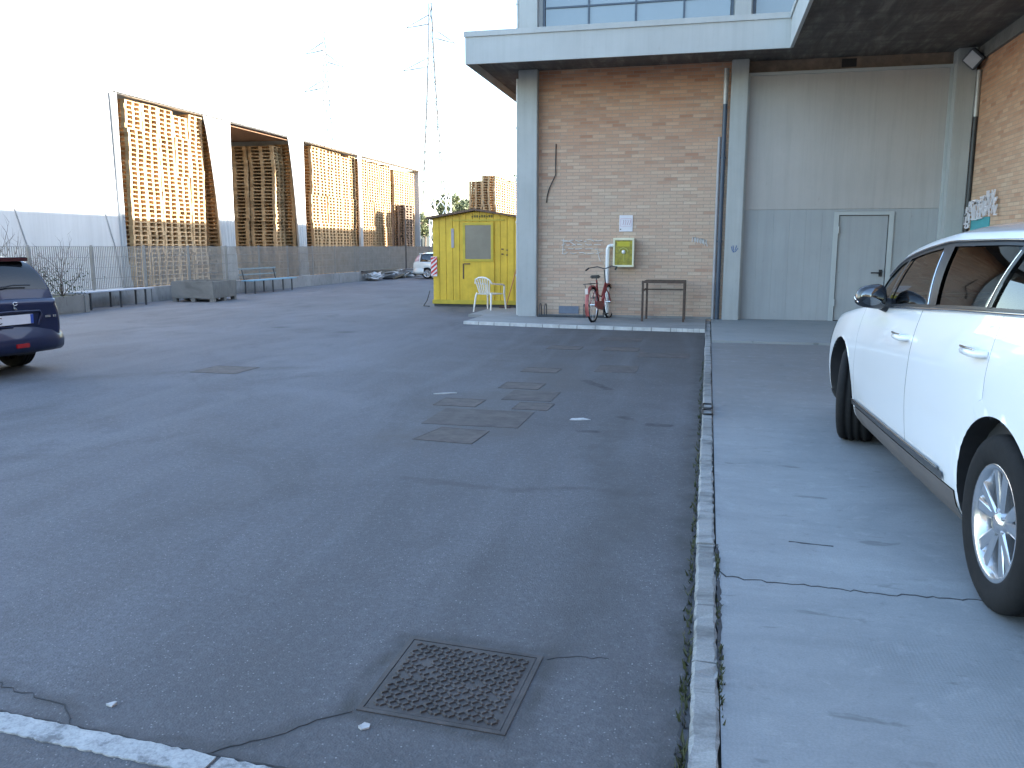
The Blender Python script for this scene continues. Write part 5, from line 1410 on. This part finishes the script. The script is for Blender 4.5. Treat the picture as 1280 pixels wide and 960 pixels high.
# ------- estate car (dark blue, seen from behind) and a second pale one beyond
def cls_wag(x, r, s):
    sd = 'left' if s > 0 else 'right'
    if r < .12: return 'bumper_cladding'
    if r < 1:
        if .42 < x < 1.22 and r > .14: return 'door_rear.'+sd
        if 1.22 < x < 2.06 and r > .14: return 'door_front.'+sd
        if x > 2.86 and .68 < r < .95: return 'headlight.'+sd
        return 'body'
    if 1 < r < 2:
        if -.70 < x < -.46 and r > 1.06: return 'tail_light.'+sd
        if -.40 < x < 1.86:
            if r < 1.08 or r > 1.84 or abs(x-.42) < .05 or abs(x-1.22) < .05 or x > 1.76 or x < -.33: return 'window_frame'
            return 'side_window.'+sd
        return 'body'
    if r > 2.03 and .98 < x < 2.12: return 'windscreen'
    if r > 2.03 and -.70 < x < -.47: return 'rear_window'
    return 'body'
wag = dict(x0=-.74, x1=3.14, dx=.04, wb=2.44, hz=.29, arch=.335, crown=2.4, bulge=(.07,.10),
    cuts=[-.70,-.47,-.46,-.40,-.33,.37,.42,.47,.98,1.17,1.22,1.27,1.76,1.86,2.06,2.12,2.86],
    zs=[(-.74,.30),(-.4,.22),(0,.19),(2.44,.19),(2.8,.20),(3.14,.26)],
    zb=[(-.74,.86),(-.68,.90),(-.3,.92),(.5,.90),(1.8,.86),(2.3,.82),(2.8,.74),(3.14,.62)],
    yb=[(-.74,.74),(-.6,.79),(-.3,.815),(.5,.825),(1.8,.825),(2.5,.81),(2.85,.72),(3.05,.58),(3.14,.48)],
    zr=[(-.74,.88),(-.71,.96),(-.64,1.12),(-.56,1.23),(-.47,1.30),(-.38,1.335),(0,1.36),(.6,1.36),(1.0,1.315),(1.5,1.12),(1.9,.92),(2.1,.86),(2.3,.83),(2.8,.75),(3.14,.63)],
    yr=[(-.74,.70),(-.47,.60),(0,.59),(.9,.60),(1.5,.64),(1.9,.68),(2.3,.70),(2.8,.60),(3.14,.40)],
    zc=[(-.74,.90),(-.71,.98),(-.64,1.15),(-.56,1.27),(-.47,1.35),(-.36,1.40),(0,1.43),(.6,1.44),(1.0,1.39),(1.5,1.22),(2.12,.95),(2.3,.91),(2.8,.82),(3.14,.69)],
    g=GP, classify=cls_wag,
    mats={'bumper_cladding': (black_m, .002), 'headlight.left': (MATS['headlight_lens'], .003), 'headlight.right': (MATS['headlight_lens'], .003), 'tail_light.left': (sky_pink_lens, .004), 'tail_light.right': (sky_pink_lens, .004),
          'window_frame': (MATS['gloss_black_trim'], -.002), 'side_window.left': (dark_glass, -.006), 'side_window.right': (dark_glass, -.006), 'windscreen': (dark_glass, -.004), 'rear_window': (M('dark_rear_glass', (.010,.011,.013), .03, 0, 0, spec=.3), .003)})
def wagon(name, label, loc, rz, paint, detail):
    t, O, sf, Fq = make_car(wag, name, label, 'car', loc, rz, paint)
    for s in (1,-1):
        make_wheel(t, (0,s*.70,.29), s, .29, .185, 0, 7, .19, False); make_wheel(t, (2.44,s*.70,.29), s, .29, .185, 0, 7, .19, False)
        mp = sf(1.80, 1.05, s); g = MB(); g.bbox(mp.x-.05,mp.x+.07,mp.y+s*.09-.08,mp.y+s*.09+.08,mp.z,mp.z+.11,.03); g.build('mirror', black_m, t, world=False)
        for x, dn in ((1.36,'door_front.'),(.58,'door_rear.')):
            p = sf(x,.82,s); g = MB(); g.tube([(x-.08,p.y,p.z),(x-.06,p.y+s*.03,p.z),(x+.06,p.y+s*.03,p.z),(x+.08,p.y,p.z)], .013, 6); g.build('handle', paint, O[dn+('left' if s > 0 else 'right')], world=False)
    g = MB(); g.box(-.5,1.9,-.62,.62,.40,.46)
    for x in (.15,1.0):
        for y in (-.33,.33): g.bbox(x-.1,x+.06,y-.22,y+.22,.5,1.08,.05); g.bbox(x-.1,x,y-.12,y+.12,1.1,1.24,.03)
    g.build('cabin', cabin_dark, t, world=False)
    # rear bumper: bulging band wrapping the corners
    prof = [(0,.27),(.05,.262),(.085,.30),(.096,.385),(.078,.45),(.035,.53),(.005,.60)]
    path = [(-.18,.815),(-.45,.815),(-.62,.79),(-.72,.72),(-.775,.58),(-.80,.35),(-.81,0)]; path = path + [(x,-y) for x, y in path[-2::-1]]
    vs = []; n = len(prof)
    for i, (x, y) in enumerate(path):
        a = path[max(i-1,0)]; b = path[min(i+1,len(path)-1)]; d = Vector((b[0]-a[0], b[1]-a[1])).normalized(); o = Vector((d.y,-d.x))
        if o.x > 0 or (abs(o.x) < .05 and o.y*y < 0): o = -o
        ta = .35 if i in (0, len(path)-1) else 1
        for (k, z) in prof: vs.append((x+o.x*(k*ta-.012), y+o.y*(k*ta-.012), z))
    g = MB(); g.add(vs, [(i*n+k,i*n+k+1,(i+1)*n+k+1,(i+1)*n+k) for i in range(len(path)-1) for k in range(n-1)], 0, True); rb = g.build('rear_bumper', paint, t, world=False)
    g = MB(); g.bbox(-.905,-.885,-.20,-.03,.335,.385,.006); g.build('fog_lamp', red_lens, rb, world=False)
    # plate recess, plate, emblem, badge, wiper, spoiler
    g = MB(); g.tube([(-.815,-.40,.585),(-.825,-.45,.70),(-.82,-.43,.745),(-.825,-.07,.755),(-.82,.29,.745),(-.825,.31,.70),(-.815,.26,.585),(-.815,-.07,.58)], .014, 6); g.build('plate_surround', paint, t, world=False)
    g = MB(); g.box(-.832,-.812,-.33,.19,.605,.715); pl = g.build('number_plate', paperw, t, world=False)
    g = MB(); g.box(-.8345,-.8322,-.329,-.292,.607,.713); g.box(-.8345,-.8322,.152,.189,.607,.713); g.build('plate_band', M('plate_blue', (.03,.08,.35), .4), pl, world=False)
    if detail:
        cu = bpy.data.curves.new('letter', 'FONT'); cu.body = 'C'; cu.size = .11; cu.extrude = .001
        ob = bpy.data.objects.new('letter', cu); COL.objects.link(ob); bpy.context.view_layer.update()
        me = bpy.data.meshes.new_from_object(ob.evaluated_get(bpy.context.evaluated_depsgraph_get())); bpy.data.objects.remove(ob)
        me.materials.clear(); me.materials.append(black_m); o = bpy.data.objects.new('letter', me); COL.objects.link(o); o.parent = pl
        o.location = (-.834, .145, .623); o.rotation_euler = (R(90),0,R(-90))
        g = MB()
        for z, pts in ((0,[(.0,-.045),(.02,-.02),(.012,.01),(.022,.035),(.005,.05),(-.015,.04),(-.03,.045)]), (0,[(.012,.01),(-.012,.012),(-.028,.02)]), (0,[(.02,-.02),(-.006,-.022),(-.02,-.045)])):
            g.tube([(-.818,a-.12,.815+b) for a, b in pts], .006, 5)
        g.build('emblem', chrome, t, world=False)
        g = MB()
        for k in range(6):
            if k != 3: g.box(-.822,-.812,-.50-.026*k,-.519-.026*k,.66,.685)
        g.build('badge', silver, t, world=False)
    g = MB(); g.tube([(-.785,.10,.965),(-.745,.02,1.03),(-.735,-.18,1.055),(-.735,-.40,1.05)], .009, 6); g.build('rear_wiper', black_m, t, world=False)
    g = MB(); g.bbox(-.56,-.36,-.56,.56,1.325,1.375,.02); sp = g.build('spoiler', paint, t, world=False)
    g = MB(); g.box(-.565,-.5605,-.54,.54,1.327,1.368); g.build('brake_light', M('dark_red_lens', (.05,.008,.014), .2), sp, world=False)
    return t
wagon('blue_car', 'dark blue estate car seen from behind at the edge of the yard', (-8.62,8.03,0), R(172), car_blue, True)
wagon('pale_car', 'pale car half hidden behind the yellow cabin at the yard end', (-12.75,37.9,0), R(-4), car_grey, False).scale = (.92,.92,.86)

# ------------------------------------------------------------------ light, sky, camera
EL, AZ = R(20.6), R(15)          # azimuth measured from +X towards +Y
w = bpy.data.worlds.new('World'); SC.world = w; w.use_nodes = True
nt = w.node_tree; bg = nt.nodes['Background']
sk = N(nt, 'ShaderNodeTexSky', sky_type='NISHITA'); sk.sun_disc = False; sk.sun_elevation = EL
sk.sun_rotation = math.pi/2 - AZ
sk.dust_density = .7; sk.air_density = 1.1; sk.ozone_density = 1.3
L(nt, sk.outputs[0], bg.inputs[0]); bg.inputs[1].default_value = .15
sun = bpy.data.lights.new('sun', 'SUN'); sun.energy = 5.0; sun.angle = R(.5); sun.color = (1, .93, .82)
so = bpy.data.objects.new('sun', sun); COL.objects.link(so)
d = Vector((math.cos(EL)*math.cos(AZ), math.cos(EL)*math.sin(AZ), math.sin(EL)))
so.rotation_euler = d.to_track_quat('Z', 'Y').to_euler(); so.location = (30,10,40)
cam = bpy.data.cameras.new('camera'); cam.lens = 36*1035/1280; cam.sensor_width = 36; cam.clip_end = 5000; cam.clip_start = .05
co = bpy.data.objects.new('camera', cam); COL.objects.link(co); co.location = (0,0,1.5)
co.rotation_euler = (R(90-9.43), 0, R(13.2)); SC.camera = co
vs_ = SC.view_settings; vs_.view_transform = 'Standard'; vs_.look = 'None'; vs_.exposure = 2.62; vs_.gamma = 1
SC.render.engine = 'CYCLES'
try: SC.cycles.use_denoising = True
except Exception: pass
SC.cycles.max_bounces = 8; SC.cycles.transparent_max_bounces = 12
